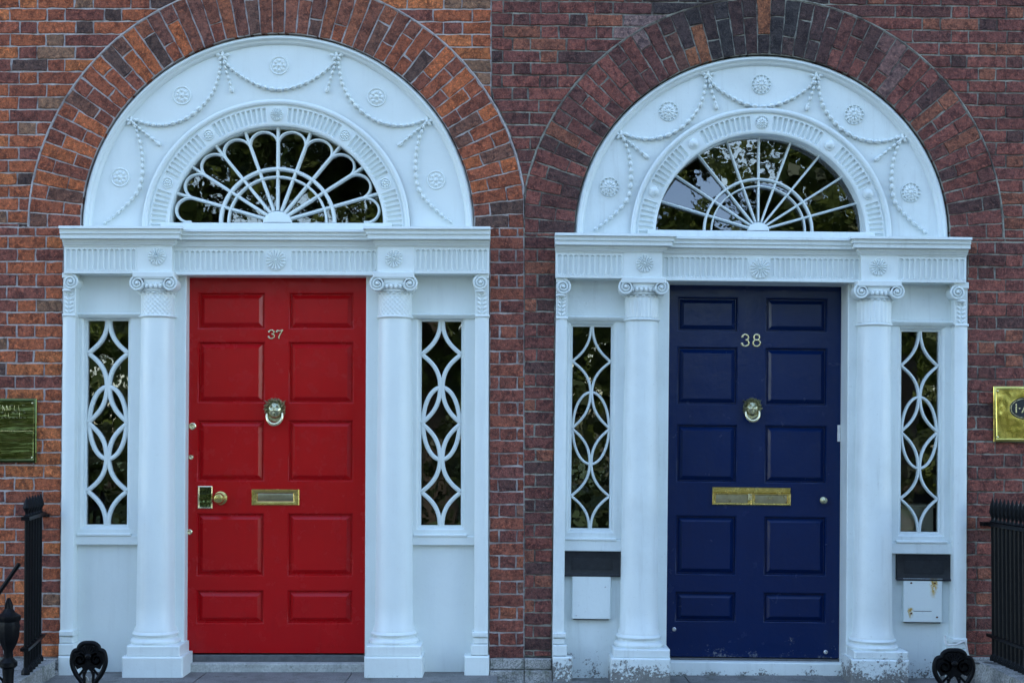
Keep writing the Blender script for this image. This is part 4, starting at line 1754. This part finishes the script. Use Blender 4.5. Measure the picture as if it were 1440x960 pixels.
def plaque(rect_px, label, mat, texts, name='brass_plaque', tilt=(0, 0)):
    (a, b, c, d) = rect_px
    y0 = -.030
    x0, z0 = W(a, d, y0)
    x1, z1 = W(b, c, y0)
    T = thing(name, label, 'plaque', ((x0 + x1) / 2, 0, z0))
    mb = MB()
    mb.box(x0 + .006, x1 - .006, -.018, .006, z0 + .006, z1 - .006)
    mb.build('backing', 'black', T)
    mb = MB()
    vs_n = len(mb.v)
    mb.rects((x0, x1, z0, z1), [(0, -.016), (0, -.024), (.006, -.030), (.014, -.031), (.018, -.0285), (.020, -.0285)], back=True)
    po = mb.build('plate', mat, T)
    o = texts(T, x0, x1, z0, z1, po)
    for (qx, qz) in ((x0 + .022, z0 + .028), (x1 - .022, z0 + .028), (x0 + .022, z1 - .028), (x1 - .022, z1 - .028)):
        mb = MB()
        mb.ball((qx, -.030, qz), (.006, .004, .006))
        mb.build('screw', 'brass_light', T)
    return T


def txt_left(T, x0, x1, z0, z1, po):
    s = S(0)
    # two worn lines of engraved capitals, too rubbed to read, and a rule
    rng = random.Random(5)
    for i, zz in enumerate((z1 - 17 * s, z1 - 27 * s)):
        mb = MB()
        x = x0 + .05
        while x < x1 - (.075 if i == 0 else .055):
            w = rng.choice((.014, .018, .02))
            k = rng.randrange(4)
            h = .030
            y = -.0290
            if k in (0, 1, 3):
                mb.tube([(x, y, zz), (x, y, zz + h)], .0018, 5)
            if k in (0, 2):
                mb.tube([(x, y, zz + h), (x + w * .8, y, zz + h)], .0015, 5)
            if k in (1, 2):
                mb.tube([(x + w * .1, y, zz), (x + w * .8, y, zz)], .0015, 5)
            if k == 3:
                mb.tube([(x, y, zz + h), (x + w * .8, y, zz)], .0015, 5)
            x += w + .006
        mb.build('lettering', 'brass_light', T)
    mb = MB()
    zz = z1 - 46 * s
    mb.box(x0 + .02, x1 - .02, -.0295, -.0285, zz, zz + .004)
    mb.build('rule', 'brass_light', T)


def txt_right(T, x0, x1, z0, z1, po):
    cx_, cz_ = W(1442, 574, -.03)
    n = 40
    mb = MB()
    E = [(cx_ + .092 * cos(2 * pi * i / n), cz_ + .064 * sin(2 * pi * i / n)) for i in range(n)]
    mb.prism(E, -.0300, -.0280)
    mb.build('oval', 'black', T)
    mb = MB()
    mb.tube([(x, -.0300, z) for x, z in [(cx_ + .084 * cos(2 * pi * i / n), cz_ + .056 * sin(2 * pi * i / n)) for i in range(n)]], .0022, 6, closed=True)
    mb.build('oval_rim', 'brass_light', T)
    mb = MB()
    lettering(mb, 'I\u00b7A', cx_ - .064, cz_ - .026, -.0308, .078)
    mb.build('lettering', 'brass_light', T)


plaque((-45, 51, 560, 650), 'dull green brass plaque with frame and worn lettering beside the red door', 'brass_plate', txt_left)
plaque((1398, 1487, 543, 621), 'bright yellow brass plaque with black oval beside the blue door', 'brass_panel', txt_right)


def meter_box(tag, plate_px, box_px, rust):
    y = .05
    (a, b, c, d) = plate_px
    x0, z0 = H38.p(a, d, y)
    x1, z1 = H38.p(b, c, y)
    T = thing('name_plate', tag[0], 'plate', house=H38)
    mb = MB()
    ring_rect(mb, (x0, x1, z0, z1), (x0 + .006, x1 - .006, z0 + .008, z1 - .006), [(0, .064), (0, .036), (.4, .032), (1, .036)])
    mb.rects((x0 + .006, x1 - .006, z0 + .008, z1 - .006), [(0, .036), (.002, .037)])
    mb.build('plate', 'black', T)
    mb = MB()
    mb.box(x0 + .045, x1 - .05, .0355, .0368, z0 + .035, z1 - .04, .0005)
    mb.build('inner_panel', 'black', T)
    mb = MB()
    mb.box(x0 + .001, x1 - .001, .026, .05, z0 - .006, z0 + .006, .002)
    mb.build('lip', 'black', T)
    (a, b, c, d) = box_px
    x0, z0 = H38.p(a, d, .03)
    x1, z1 = H38.p(b, c, .03)
    T2 = thing('meter_box', tag[1], 'box', house=H38)
    mb = MB()
    mb.box(x0, x1, .028, .066, z0, z1, .004)
    mb.build('lid', 'rusty_box' if rust else 'white38', T2)
    mb = MB()
    if rust:
        mb.box(lerp(x0, x1, .26), lerp(x0, x1, .72), .0262, .029, lerp(z0, z1, .25), lerp(z0, z1, .26))
        mb.build('slit', 'black', T2)
        for (u, v) in ((.80, .90), (.20, .20), (.2, .9), (.86, .12)):
            mb = MB()
            mb.ball((lerp(x0, x1, u), .027, lerp(z0, z1, v)), (.007, .004, .005))
            mb.build('screw', 'rust', T2)
    else:
        for (u, v) in ((.12, .08), (.86, .74)):
            mb = MB()
            mb.ball((lerp(x0, x1, u), .027, lerp(z0, z1, v)), (.005, .003, .004))
            mb.build('screw', 'steel', T2)
    mb = MB()
    mb.box(x0 + .01, x1 - .01, .034, .064, z0 - .006, z0 + .001)
    mb.build('bottom_edge', 'black', T2)


def rusty_paint():
    """white paint with rust runs below two screws of the box (places in the photo)"""
    m, nt, out = new_mat('rust_run_white_paint')
    pos = geo_pos(nt)
    sep = nd(nt, 'ShaderNodeSeparateXYZ', {0: pos})
    base = (0.71, 0.765, 0.74)
    mk = None
    for (px, py, wd, ln) in ((1313, 817, .030, .120), (1280, 859, .018, .065)):
        x, z = W(px, py, .03)
        nx = math2(nt, 'MULTIPLY', math2(nt, 'SUBTRACT', noise(nt, 30, 4, .6, pos), .5), .035)
        dx = math2(nt, 'ABSOLUTE', math2(nt, 'ADD', math2(nt, 'SUBTRACT', sep.outputs[0], x), nx))
        a = nd(nt, 'ShaderNodeMapRange', {0: dx, 1: 0.0, 2: wd, 3: 1.0, 4: 0.0}).outputs[0]
        dz = math2(nt, 'SUBTRACT', z + .012, sep.outputs[2])
        b = nd(nt, 'ShaderNodeMapRange', {0: dz, 1: 0.0, 2: ln, 3: 1.0, 4: 0.0}).outputs[0]
        c = nd(nt, 'ShaderNodeMapRange', {0: dz, 1: -0.012, 2: 0.002, 3: 0.0, 4: 1.0}).outputs[0]
        t = math2(nt, 'MULTIPLY', math2(nt, 'MULTIPLY', a, b), c)
        mk = t if mk is None else math2(nt, 'MAXIMUM', mk, t)
    mk = math2(nt, 'MULTIPLY', mk, nd(nt, 'ShaderNodeMapRange', {0: noise(nt, 55, 5, .7, pos), 1: .35, 2: .6}).outputs[0])
    col = mixc(nt, step(nt, mk, 0.03, 0.35), base, (.52, .33, .06))
    col = mixc(nt, step(nt, mk, 0.45, 0.75), col, (.16, .06, .015))
    col = mixc(nt, math2(nt, 'MULTIPLY', step(nt, noise(nt, 70, 5, .7, pos), .62, .7), .5), col, (.45, .45, .42))
    b = nd(nt, 'ShaderNodeBsdfPrincipled', {'Base Color': col, 'Roughness': .5, 'Normal': bump(nt, noise(nt, 40, 3, .6, pos), .3, .002)})
    nt.links.new(b.outputs[0], out.inputs[0])
    return m


M['rusty_box'] = rusty_paint()
M['rust'] = plain_mat('rust', (.14, .05, .015), .9, 80, .4)
meter_box(('black rectangular plate under the sidelight on the brick pier side of the blue door', 'clean white flat box hanging under a black plate beside the brick pier'),
          (793, 872.5, 775, 808), (804, 859, 809, 869.5), False)
meter_box(('black rectangular plate under the sidelight on the brass plaque side of the blue door', 'rust-stained white flat box hanging under a black plate'),
          (1260, 1338, 779.5, 814), (1270, 1325.5, 813.5, 874), True)

# cable at the foot of the outer pilaster
pts = [(1329, 893, -.052), (1331, 905, -.066), (1344, 906, -.082), (1357, 902, -.084), (1361, 919, -.080), (1367, 930, -.10), (1378, 932, -.14), (1392, 931, -.2), (1412, 936, -.26), (1440, 941, -.3), (1500, 946, -.3)]
P3 = [(W(a, b, c)[0], c, W(a, b, c)[1]) for a, b, c in pts]
Pm = smooth_path(P3, 5)
T = thing('cable', 'thin white cable bent round the pilaster foot beside the blue door', 'cable', (P3[4][0], P3[4][1], P3[4][2]))
mb = MB()
mb.tube(Pm[:26], .0062, 8)
mb.build('white_length', 'cable', T)
mb = MB()
mb.tube(Pm[25:], .0056, 8)
mb.build('grey_length', 'cable_dark', T)

# ------------------------------------------------------------------ granite plinth, landings, steps
ZP = W(733, 925.5, -.02)[1]
ZM = W(733, 941.5, -.03)[1]


def stone_course(wall, H, x0, x1, y0, y1, z0, z1, n, rng):
    """granite blocks laid end to end"""
    for i in range(n):
        a, b = lerp(x0, x1, i / n), lerp(x0, x1, (i + 1) / n)
        mb = MB()
        pa, pb = H.loc(a, z0), H.loc(b, z1)
        mb.box(pa[0] + .0008, pb[0] - .0008, y0 + rng.gauss(0, .001), y1, pa[1], pb[1], .005)
        mb.build('plinth_block', 'granite', wall)


rg = random.Random(21)
xa, xp, xb = W(689, 940, -.03)[0], W(PARTY_LOW, 940, -.03)[0], W(776, 940, -.03)[0]
for (wall, H, x0, x1, n) in ((WALL37, H37, xa, xp, 1), (WALL38, H38, xp + .001, xb, 1), (WALL37, H37, -X_EDGE, W(85, 940, -.02)[0], 3), (WALL38, H38, W(1361, 940, -.02)[0], X_EDGE, 3)):
    stone_course(wall, H, x0, x1, -.028, .05, ZM + .004, ZP, n, rg)
    stone_course(wall, H, x0, x1, -.060, .05, -.06, ZM, n, rg)


def struct(name, mb, mat, smooth=False):
    o = mb.build(name, mat, None, smooth=smooth)
    o['kind'] = 'structure'
    return o


def flags(name, x0, x1, y0, y1, z, n, th):
    """landing laid with stone slabs"""
    o = struct(name, MB().box(x0, x1, y0 + .01, y1, z - th, z - .006), 'mortar38')
    rng = random.Random(len(name) + n)
    for i in range(n):
        a, b = lerp(x0, x1, i / n), lerp(x0, x1, (i + 1) / n)
        mb = MB()
        dz = rng.gauss(0, .0015)
        vs = [(a + .003, y0, z + dz), (b - .003, y0, z + dz), (b - .003, y1, z + dz), (a + .003, y1, z + dz),
              (a + .003, y0, z - th), (b - .003, y0, z - th), (b - .003, y1, z - th), (a + .003, y1, z - th)]
        mb.add(vs, [(0, 1, 2, 3), (4, 7, 6, 5), (0, 4, 5, 1), (1, 5, 6, 2), (2, 6, 7, 3), (3, 7, 4, 0)])
        q = mb.build('slab', 'landing', o, smooth=False)
    return o


LX0, LX1 = W(75, 950, -.1)[0], W(700, 950, -.1)[0]
RX0, RX1 = W(768, 950, -.1)[0], W(1372, 950, -.1)[0]
Z38L = -0.035
flags('landing_left', LX0, LX1, -1.45, .42, 0.0, 3, .14)
flags('landing_right', RX0, RX1, -1.45, .42, Z38L, 3, .14)
mbk = MB()
mbk.box(LX1, RX0, -1.45, .02, -.5, -.058, .01)
struct('dividing_kerb', mbk, 'granite')
for nm, a, b in (('left', LX0, LX1), ('right', RX0, RX1)):
    for i in range(2):
        mb = MB()
        zt = -.15 * (i + 1)
        mb.box(a, b, -1.45 - .32 * (i + 1), -1.45 - .32 * i, -.6, zt - .002, .008)
        struct('step_%s' % nm, mb, 'landing')
mb = MB()
mb.box(LX0, LX1, -1.45, .42, -.6, -.14)
mb.box(RX0, RX1, -1.45, .42, -.6, Z38L - .14)
struct('landing_base', mb, 'granite')
# ground, pavement, road
ZG = -.45
mb = MB()
mb.add([(-700, -9, ZG - .14), (700, -9, ZG - .14), (700, -1400, ZG - .14), (-700, -1400, ZG - .14)], [(3, 2, 1, 0)])
mb.add([(-700, 900, ZG - .14), (700, 900, ZG - .14), (700, -9, ZG - .14), (-700, -9, ZG - .14)], [(3, 2, 1, 0)])
struct('ground', mb, 'grass')
mb = MB()
mb.box(-60, 60, -6.2, 0.3, ZG - .16, ZG, 0)
struct('pavement', mb, 'pave')
mb = MB()
mb.box(-60, 60, -6.5, -6.2, ZG - .16, ZG + .004, .012)
struct('kerb', mb, 'granite')
mb = MB()
mb.box(-60, 60, -15.5, -6.5, ZG - .16, ZG - .11)
struct('road', mb, 'asphalt')
mb = MB()
mb.box(-60, 60, -17.5, -15.5, ZG - .16, ZG, 0)
struct('far_pavement', mb, 'pave')

# the house behind the front: halls, upper wall, roof
for (wall, H, el, er, zb) in ((WALL37, H37, EL37, ER37, ZB37), (WALL38, H38, EL38, ER38, ZB38)):
    mb = MB()
    x0, x1, z0, z1, y0, y1 = el - .05, er + .05, -.05, 3.9, .44, 3.6
    mb.add([(x0, y0, z0), (x1, y0, z0), (x1, y0, z1), (x0, y0, z1), (x0, y1, z0), (x1, y1, z0), (x1, y1, z1), (x0, y1, z1)],
           [(4, 5, 6, 7), (0, 4, 7, 3), (1, 2, 6, 5), (3, 7, 6, 2)])
    mb.build('hall', 'hall', wall, smooth=False)
    mb = MB()
    mb.box(x0, x1, .43, y1, z0 - .05, z0)
    mb.build('hall_floor', 'hall_floor', wall, smooth=False)


def far_brick_mat():
    m, nt, out = new_mat('far_brickwork')
    pos = geo_pos(nt)
    sx = nd(nt, 'ShaderNodeSeparateXYZ', {0: pos})
    cb = nd(nt, 'ShaderNodeCombineXYZ', {0: sx.outputs[0], 1: sx.outputs[2]})
    bt = nd(nt, 'ShaderNodeTexBrick', {'Vector': cb.outputs[0], 'Color1': (.26, .085, .05, 1), 'Color2': (.14, .055, .045, 1), 'Mortar': (.28, .26, .24, 1), 'Scale': 1.0,
                                       'Mortar Size': .005, 'Brick Width': .225, 'Row Height': .075})
    b = nd(nt, 'ShaderNodeBsdfPrincipled', {'Base Color': bt.outputs[0], 'Roughness': .9})
    nt.links.new(b.outputs[0], out.inputs[0])
    return m


M['far_brick'] = far_brick_mat()
xs = W(PARTY_LOW, 640, 0)[0]
HT = 12.0
for (wall, H, x0, x1, xe) in ((WALL37, H37, -12.0, xs - .002, -X_EDGE), (WALL38, H38, xs + .002, 12.0, X_EDGE)):
    mb = MB()
    u0, u1 = min(x0, x1), max(x0, x1)
    zt = Z_TOP - .06

    def wbox(a, b, c, d_, e, f):
        vs = []
        for (x, y, z) in ((a, c, e), (b, c, e), (b, c, f), (a, c, f), (a, d_, e), (b, d_, e), (b, d_, f), (a, d_, f)):
            lx, lz = H.loc(x, z)
            vs.append((lx, y, lz))
        mb.add(vs, [(0, 1, 2, 3), (5, 4, 7, 6), (0, 4, 5, 1), (3, 2, 6, 7), (0, 3, 7, 4), (1, 5, 6, 2)])
    wbox(u0, u1, .006, .4, zt, HT)
    if xe < 0:
        wbox(u0, xe + .05, .006, .4, -.6, zt)
    else:
        wbox(xe - .05, u1, .006, .4, -.6, zt)
    wbox(u0, u1, 9.6, 10, -.6, HT)
    e0 = u0 if xe < 0 else u1 - .3
    wbox(e0, e0 + .3, .4, 9.6, -.6, HT)
    mb.build('upper_wall', 'far_brick', wall, smooth=False)
    mb = MB()
    wbox(u0, u1, -.15, 10.1, HT, HT + .25)
    mb.build('roof', 'roof', wall, smooth=False)

# pale cabinet in the hall, seen through the sidelight of number 38
xa_, za_ = W(1256, 709, .15)
xb_, zb_ = W(1313, 745, .15)
T = thing('hall_cabinet', 'pale cream cabinet inside the hall behind the sidelight near the brass plaque', 'cabinet', ((xa_ + xb_) / 2, .28, -.08))
mb = MB()
mb.box(xa_, xb_, .150, .42, -.08, za_ - .02, .006)
mb.build('body', 'cream', T)
mb = MB()
mb.box(xa_ - .010, xb_ + .010, .140, .43, za_ - .02, za_, .004)
mb.build('top', 'cream', T)


# ------------------------------------------------------------------ iron work
def spear(mb, x, y, z, h, r):
    mb.lathe([(r * .8, z), (r * 1.5, z + h * .10), (r * .8, z + h * .2), (r * .9, z + h * .28), (r * 2.0, z + h * .48), (r * 1.2, z + h * .75), (r * .15, z + h)], x, y, 8)


def railing(label, start_px, end_px, yy, n, z_base, newel, wall_flange, group):
    """upright bars from the wall towards the street"""
    x0, y0 = start_px
    x1, y1 = end_px
    T = thing('iron_railing', label, 'railing', (x0, y0, z_base), group)
    zr, zf = yy
    dx, dy = x1 - x0, y1 - y0
    L = hypot(dx, dy)
    for i in range(n):
        t = (i + .5) / n
        x, y = x0 + dx * t, y0 + dy * t
        mb = MB()
        r = .0115
        mb.tube([(x, y, z_base - .02), (x, y, zr)], r, 8)
        mb.lathe([(r, z_base - .01), (r * 2.1, z_base), (r * 2.1, z_base + .02), (r, z_base + .04)], x, y, 8)
        spear(mb, x, y, zr, zf - zr, r)
        mb.build('bar', 'iron', T)
    for zz, hh in ((zr, .010), (z_base + .14, .008)):
        mb = MB()
        nx, ny = -dy / L * .022, dx / L * .022
        a, b = (x0 - dx / L * .03, y0 - dy / L * .03), (x1, y1)
        vs = []
        for (px_, py_) in (a, b):
            for (sx, sz) in ((1, -1), (1, 1), (-1, 1), (-1, -1)):
                vs.append((px_ + nx * sx, py_ + ny * sx, zz + hh * sz))
        mb.add(vs, [(0, 1, 2, 3), (7, 6, 5, 4), (0, 4, 5, 1), (1, 5, 6, 2), (2, 6, 7, 3), (3, 7, 4, 0)])
        mb.build('rail', 'iron', T, smooth=False)
    return T


# left railing: a little splayed, with a stay and an urn newel towards the street
ZRB = W(60, 926, -.03)[1]
lx0 = W(58, 800, -.06)[0]
lx1 = W(35, 800, -.62)[0]
zr = W(58, 722, -.08)[1]
zf = W(50, 694, -.15)[1]
TL = railing('black iron spear railing with urn post beside the red doorway', (lx0, -.06), (lx1, -.62), (zr, zf), 6, ZRB, True, True, None)
mb = MB()
mb.tube([(lx0, .02, zr - .004), (lx0, -.1, zr - .004)], .012, 8)
mb.lathe([(.03, zr - .02), (.03, zr - .004)], lx0, -.012, 12)
mb.build('wall_stay', 'iron', TL)
# sloping stay on the far side
xs0, zs0 = W(27, 792, -.52)
xs1, zs1 = W(-34, 880, -.52)
mb = MB()
mb.tube([(xs0, -.52, zs0), (xs1, -.52, zs1)], .012, 8)
mb.build('stay', 'iron', TL)
nx_, ny_ = W(12, 900, -.95)[0], -.95
zt_ = W(12, 840, -.95)[1]
kk = (zt_ + .1) / .62
mb = MB()
pr = [(.05, -.10), (.05, -.04), (.030, -.02), (.026, .10), (.030, .16), (.045, .17), (.045, .19), (.024, .21), (.022, .24), (.040, .275), (.052, .31), (.056, .36), (.052, .38),
      (.060, .39), (.060, .405), (.034, .42), (.018, .44), (.020, .455), (.012, .475), (.004, .49)]
top = pr[-1][1]
pr = [(r, lerp(-.10, zt_, (z + .10) / (top + .10))) for r, z in pr]
mb.lathe(pr, nx_, ny_, 20, disp=lambda q, z: .003 * cos(8 * q) if z > lerp(-.1, zt_, .62) else 0)
mb.build('newel_post', 'iron', TL)
mb = MB()
Pm = [(nx_ - .0, ny_, lerp(-.1, zt_, .30))]
for i in range(22):
    q = 2 * pi * 1.2 * i / 21
    Pm.append((nx_ - .055 - .045 * cos(q) * (1 - i / 30), ny_, lerp(-.1, zt_, .30) + .055 * sin(q) * (1 - i / 30)))
mb.tube(Pm, .007, 6)
mb.build('scroll', 'iron', TL)
# right railing, square to the wall
zr2 = W(1400, 737, -.08)[1]
zf2 = W(1404, 700, -.12)[1]
rx0 = W(1394, 800, -.06)[0]
TR = railing('black iron spear railing of close upright bars beside the blue doorway', (rx0, -.06), (rx0 + .03, -1.35), (zr2, zf2), 22, W(1400, 926, -.03)[1], False, True, None)
mb = MB()
mb.box(rx0 - .045, rx0 + .05, -.07, .02, zr2 - .010, zr2 + .012)
mb.build('wall_flange', 'iron', TR, smooth=False)

# kerbs that carry the railings
for nm, (xa_, xb_), za_, th in (('left', (W(22, 930, -.03)[0], W(83, 930, -.03)[0]), ZRB, .0), ('right', (W(1366, 930, -.03)[0], W(1440, 930, -.03)[0]), W(1400, 926, -.03)[1], .0)):
    mb = MB()
    sh = .10 if nm == 'left' else 0.0
    vs = [(xa_ + sh, -1.45, -.6), (xb_ + sh, -1.45, -.6), (xb_, -.061, -.6), (xa_, -.061, -.6),
          (xa_ + sh + .01, -1.44, za_), (xb_ + sh - .012, -1.44, za_), (xb_ - .012, -.061, za_), (xa_ + .01, -.061, za_)]
    mb.add(vs, [(3, 2, 1, 0), (4, 5, 6, 7), (0, 1, 5, 4), (1, 2, 6, 5), (2, 3, 7, 6), (3, 0, 4, 7)])
    struct('railing_kerb_%s' % nm, mb, 'granite')


def boot_scraper(px, py_top, Y, label, zg, wide):
    x, zt = W(px, py_top, Y)
    h = zt - zg
    w = wide * S(Y) / 2
    T = thing('boot_scraper', label, 'boot scraper', (x, Y, zg), 'cast iron boot scrapers on the landings')
    q = lambda a, b: (x + a * w, Y, zg + b * h)
    # lyre shaped outer loop
    half = [(.28, .02), (.42, .18), (.72, .33), (.95, .50), (1.0, .66), (.88, .82), (.62, .86), (.55, .93), (.32, .99)]
    out = [q(a, b) for a, b in half] + [q(0, 1.0)] + [q(-a, b) for a, b in reversed(half)]
    mb = MB()
    mb.tube(smooth_path(out, 4), .0135, 10)
    mb.build('frame', 'iron', T)
    mb = MB()
    P = [(a * .96 * w + x, zg + (b - .01) * h) for a, b in [(-.62, .84), (-.90, .80), (-.94, .62), (-.7, .46), (-.42, .50), (-.18, .40), (0, .46), (.18, .40), (.42, .50), (.7, .46), (.94, .62), (.90, .80), (.62, .84), (.5, .92), (0, .985), (-.5, .92)]]
    mb.prism(P, Y - .008, Y + .010)
    for k in (-1, 1):
        for j in range(2):
            c = q(k * .5, .66 - .0 * j)
            sp = []
            for i in range(20):
                t = i / 19
                a = pi / 2 + k * 2 * pi * 1.3 * t
                r = (.36 - .26 * t) * w
                sp.append((c[0] + r * cos(a), Y - .012, c[2] + r * sin(a)))
            mb.tube(sp, .006, 6)
    for k in range(7):
        a = radians(lerp(20, 160, k / 6))
        mb.tube([(x, Y - .012, zg + .74 * h), (x + .44 * w * cos(a), Y - .012, zg + (.76 + .18 * sin(a)) * h)], .0055, 6)
    mb.ball((x, Y - .012, zg + .72 * h), (.02, .012, .02))
    mb.build('scrollwork', 'iron', T)
    mb = MB()
    for k in (-1, 1):
        mb.tube([q(k * .34, .0), q(k * .26, .22), q(k * .30, .40)], .008, 8)
        mb.tube([q(k * .62, .30), q(k * .30, .44)], .007, 6)
        mb.tube([q(k * .12, .46), q(k * .30, .30)], .007, 6)
    mb.build('brace', 'iron', T)
    mb = MB()
    P = [(x - .22 * w, zg - .005), (x + .22 * w, zg - .005), (x + .26 * w, zg + .30 * h), (x + .10 * w, zg + .28 * h), (x, zg + .18 * h), (x - .10 * w, zg + .28 * h), (x - .26 * w, zg + .30 * h)]
    mb.prism(P, Y + .004, Y + .012)
    mb.build('blade', 'steel', T)
    mb = MB()
    mb.lathe([(w * 1.15, zg - .004), (w * 1.15, zg + .012), (w * .95, zg + .02), (w * .4, zg + .022)], x, Y, 20)
    mb.build('foot', 'iron', T)


boot_scraper(125, 903.5, -.55, 'black cast iron boot scraper on the landing of the red door', 0.0, 47)
boot_scraper(1341, 914, -.55, 'black cast iron boot scraper on the landing of the blue door', Z38L, 54)


# ------------------------------------------------------------------ the square across the street (mirrored in the glass and brass)
def tree(label, x, y, h, crown_r, crown_z, seed, n_leaf=5200, cr_h=None):
    rng = random.Random(seed)
    zg = ZG - .14
    T = thing('park_tree', label, 'tree', (x, y, zg), 'trees in the square across the street')
    mb = MB()
    r0 = .20 + .012 * h
    lean = rng.gauss(0, .25)
    trunk = [(x + lean * t * t, y, zg + h * .72 * t) for t in [i / 7 for i in range(8)]]
    mb.tube(trunk, [r0 * (1.25 if i == 0 else 1 - .1 * i) for i in range(8)], 10)
    limbs = []
    for i in range(9):
        t = .34 + .6 * i / 9
        bx, bz = x + lean * t * t, zg + h * .72 * t
        a = rng.random() * 2 * pi
        L = crown_r * (.55 + .35 * rng.random())
        pts = [(bx, y, bz)]
        for k in range(1, 5):
            f = k / 4
            pts.append((bx + cos(a) * L * f, y + sin(a) * L * f, bz + (crown_r * .55) * f ** .8 + rng.gauss(0, .12)))
        mb.tube(pts, [r0 * .42, r0 * .32, r0 * .22, r0 * .13, r0 * .05], 7)
        limbs.append(pts)
    mb.build('trunk', 'bark', T)
    mb = MB()
    cols = []
    ch = cr_h or crown_r * 1.05
    clumps = []
    for i in range(46):
        while True:
            u = Vector((rng.uniform(-1, 1), rng.uniform(-1, 1), rng.uniform(-1, 1)))
            if .25 < u.length < 1:
                break
        clumps.append((x + u.x * crown_r, y + u.y * crown_r, crown_z + u.z * ch, rng.uniform(.55, 1.15) * crown_r * .30))
    for pts in limbs:
        clumps.append((pts[-1][0], pts[-1][1], pts[-1][2], crown_r * .3))
    for i in range(n_leaf):
        c = clumps[rng.randrange(len(clumps))]
        d = Vector((rng.gauss(0, 1), rng.gauss(0, 1), rng.gauss(0, 1))).normalized() * c[3] * (.35 + .65 * rng.random())
        p0 = Vector((c[0] + d.x, c[1] + d.y, c[2] + d.z * .8))
        a = Vector((rng.gauss(0, 1), rng.gauss(0, 1), rng.gauss(0, .6))).normalized()
        b = a.cross(Vector((rng.gauss(0, 1), rng.gauss(0, 1), rng.gauss(0, 1)))).normalized()
        l, w = rng.uniform(.10, .18), rng.uniform(.06, .11)
        mb.add([p0 - a * l, p0 - b * w, p0 + a * l, p0 + b * w], [(0, 1, 2, 3)])
        cols += [(rng.random() ** 1.5,) * 3] * 4
    mb.build('crown', 'leaf', T, smooth=False, cols=cols)


tree('tall broad tree in the square facing the red door', -8.6, -23.5, 17.0, 5.0, 9.2, 31, 26000, 6.2)
tree('leafy tree in the square with low hanging crown', -1.9, -24.5, 16.0, 4.4, 8.6, 32, 23000, 6.0)
tree('dense tree in the square facing the blue door', 8.9, -22.8, 17.0, 4.7, 9.2, 33, 26000, 6.4)
tree('spreading tree at the far side of the square path', 17.5, -25.0, 17.0, 5.2, 9.2, 34, 14000, 6.2)
tree('large tree at the corner of the square railings', -18.0, -25.0, 17.0, 5.4, 9.2, 35, 14000, 6.2)
tree('smaller thin tree standing deeper in the square', 3.4, -33.0, 9.5, 2.6, 5.6, 36, 7000)


def hedge(label, x0, x1, y, h, seed):
    rng = random.Random(seed)
    zg = ZG - .14
    mb, cols = MB(), []
    for i in range(9000):
        x = rng.uniform(x0, x1)
        hh = h * (.8 + .25 * mnoise.noise(Vector((x * .6, seed, 0))))
        p0 = Vector((x, y + rng.gauss(0, .45), zg + hh * rng.random() ** .7))
        a = Vector((rng.gauss(0, 1), rng.gauss(0, 1), rng.gauss(0, 1))).normalized()
        b = a.cross(Vector((rng.gauss(0, 1), rng.gauss(0, 1), rng.gauss(0, 1)))).normalized()
        l, w = rng.uniform(.09, .17), rng.uniform(.06, .10)
        mb.add([p0 - a * l, p0 - b * w, p0 + a * l, p0 + b * w], [(0, 1, 2, 3)])
        cols += [(rng.random() ** 1.5,) * 3] * 4
    T = thing('hedge', label, 'hedge', ((x0 + x1) / 2, y, zg))
    mb.build('foliage', 'leaf_dark', T, smooth=False, cols=cols)
    mb = MB()
    for i in range(30):
        x = lerp(x0, x1, (i + .5) / 30)
        mb.tube([(x, y, zg - .02), (x + rng.gauss(0, .1), y + rng.gauss(0, .1), zg + h * .8)], [.03, .012], 6)
    mb.build('stems', 'bark', T)


hedge('thick green hedge along the square across the street', -22, 22, -18.8, 3.0, 41)


def added_shrubbery(seed=51):
    """added unseen foliage, one mass, keeping low sky out of the reflections"""
    rng = random.Random(seed)
    zg = ZG - .14
    mb, cols = MB(), []
    for i in range(20000):
        x = rng.uniform(-45, 45)
        hh = 6.5 * (1 + .45 * mnoise.noise(Vector((x * .22, 3.1, 0))))
        p0 = Vector((x, -42 + rng.gauss(0, 1.2), zg + hh * rng.random() ** .75))
        a = Vector((rng.gauss(0, 1), rng.gauss(0, 1), rng.gauss(0, 1))).normalized()
        b = a.cross(Vector((rng.gauss(0, 1), rng.gauss(0, 1), rng.gauss(0, 1)))).normalized()
        l, w = rng.uniform(.25, .5), rng.uniform(.18, .32)
        mb.add([p0 - a * l, p0 - b * w, p0 + a * l, p0 + b * w], [(0, 1, 2, 3)])
        cols += [(rng.random() ** 1.5,) * 3] * 4
    o = mb.build('added_shrubbery', 'leaf', None, smooth=False, cols=cols)
    o['kind'] = 'stuff'
    o['label'] = 'added far mass of green shrubs hiding low sky in the reflections'
    o['category'] = 'shrubs'


added_shrubbery()  # unseen foliage added to darken the sidelight reflections
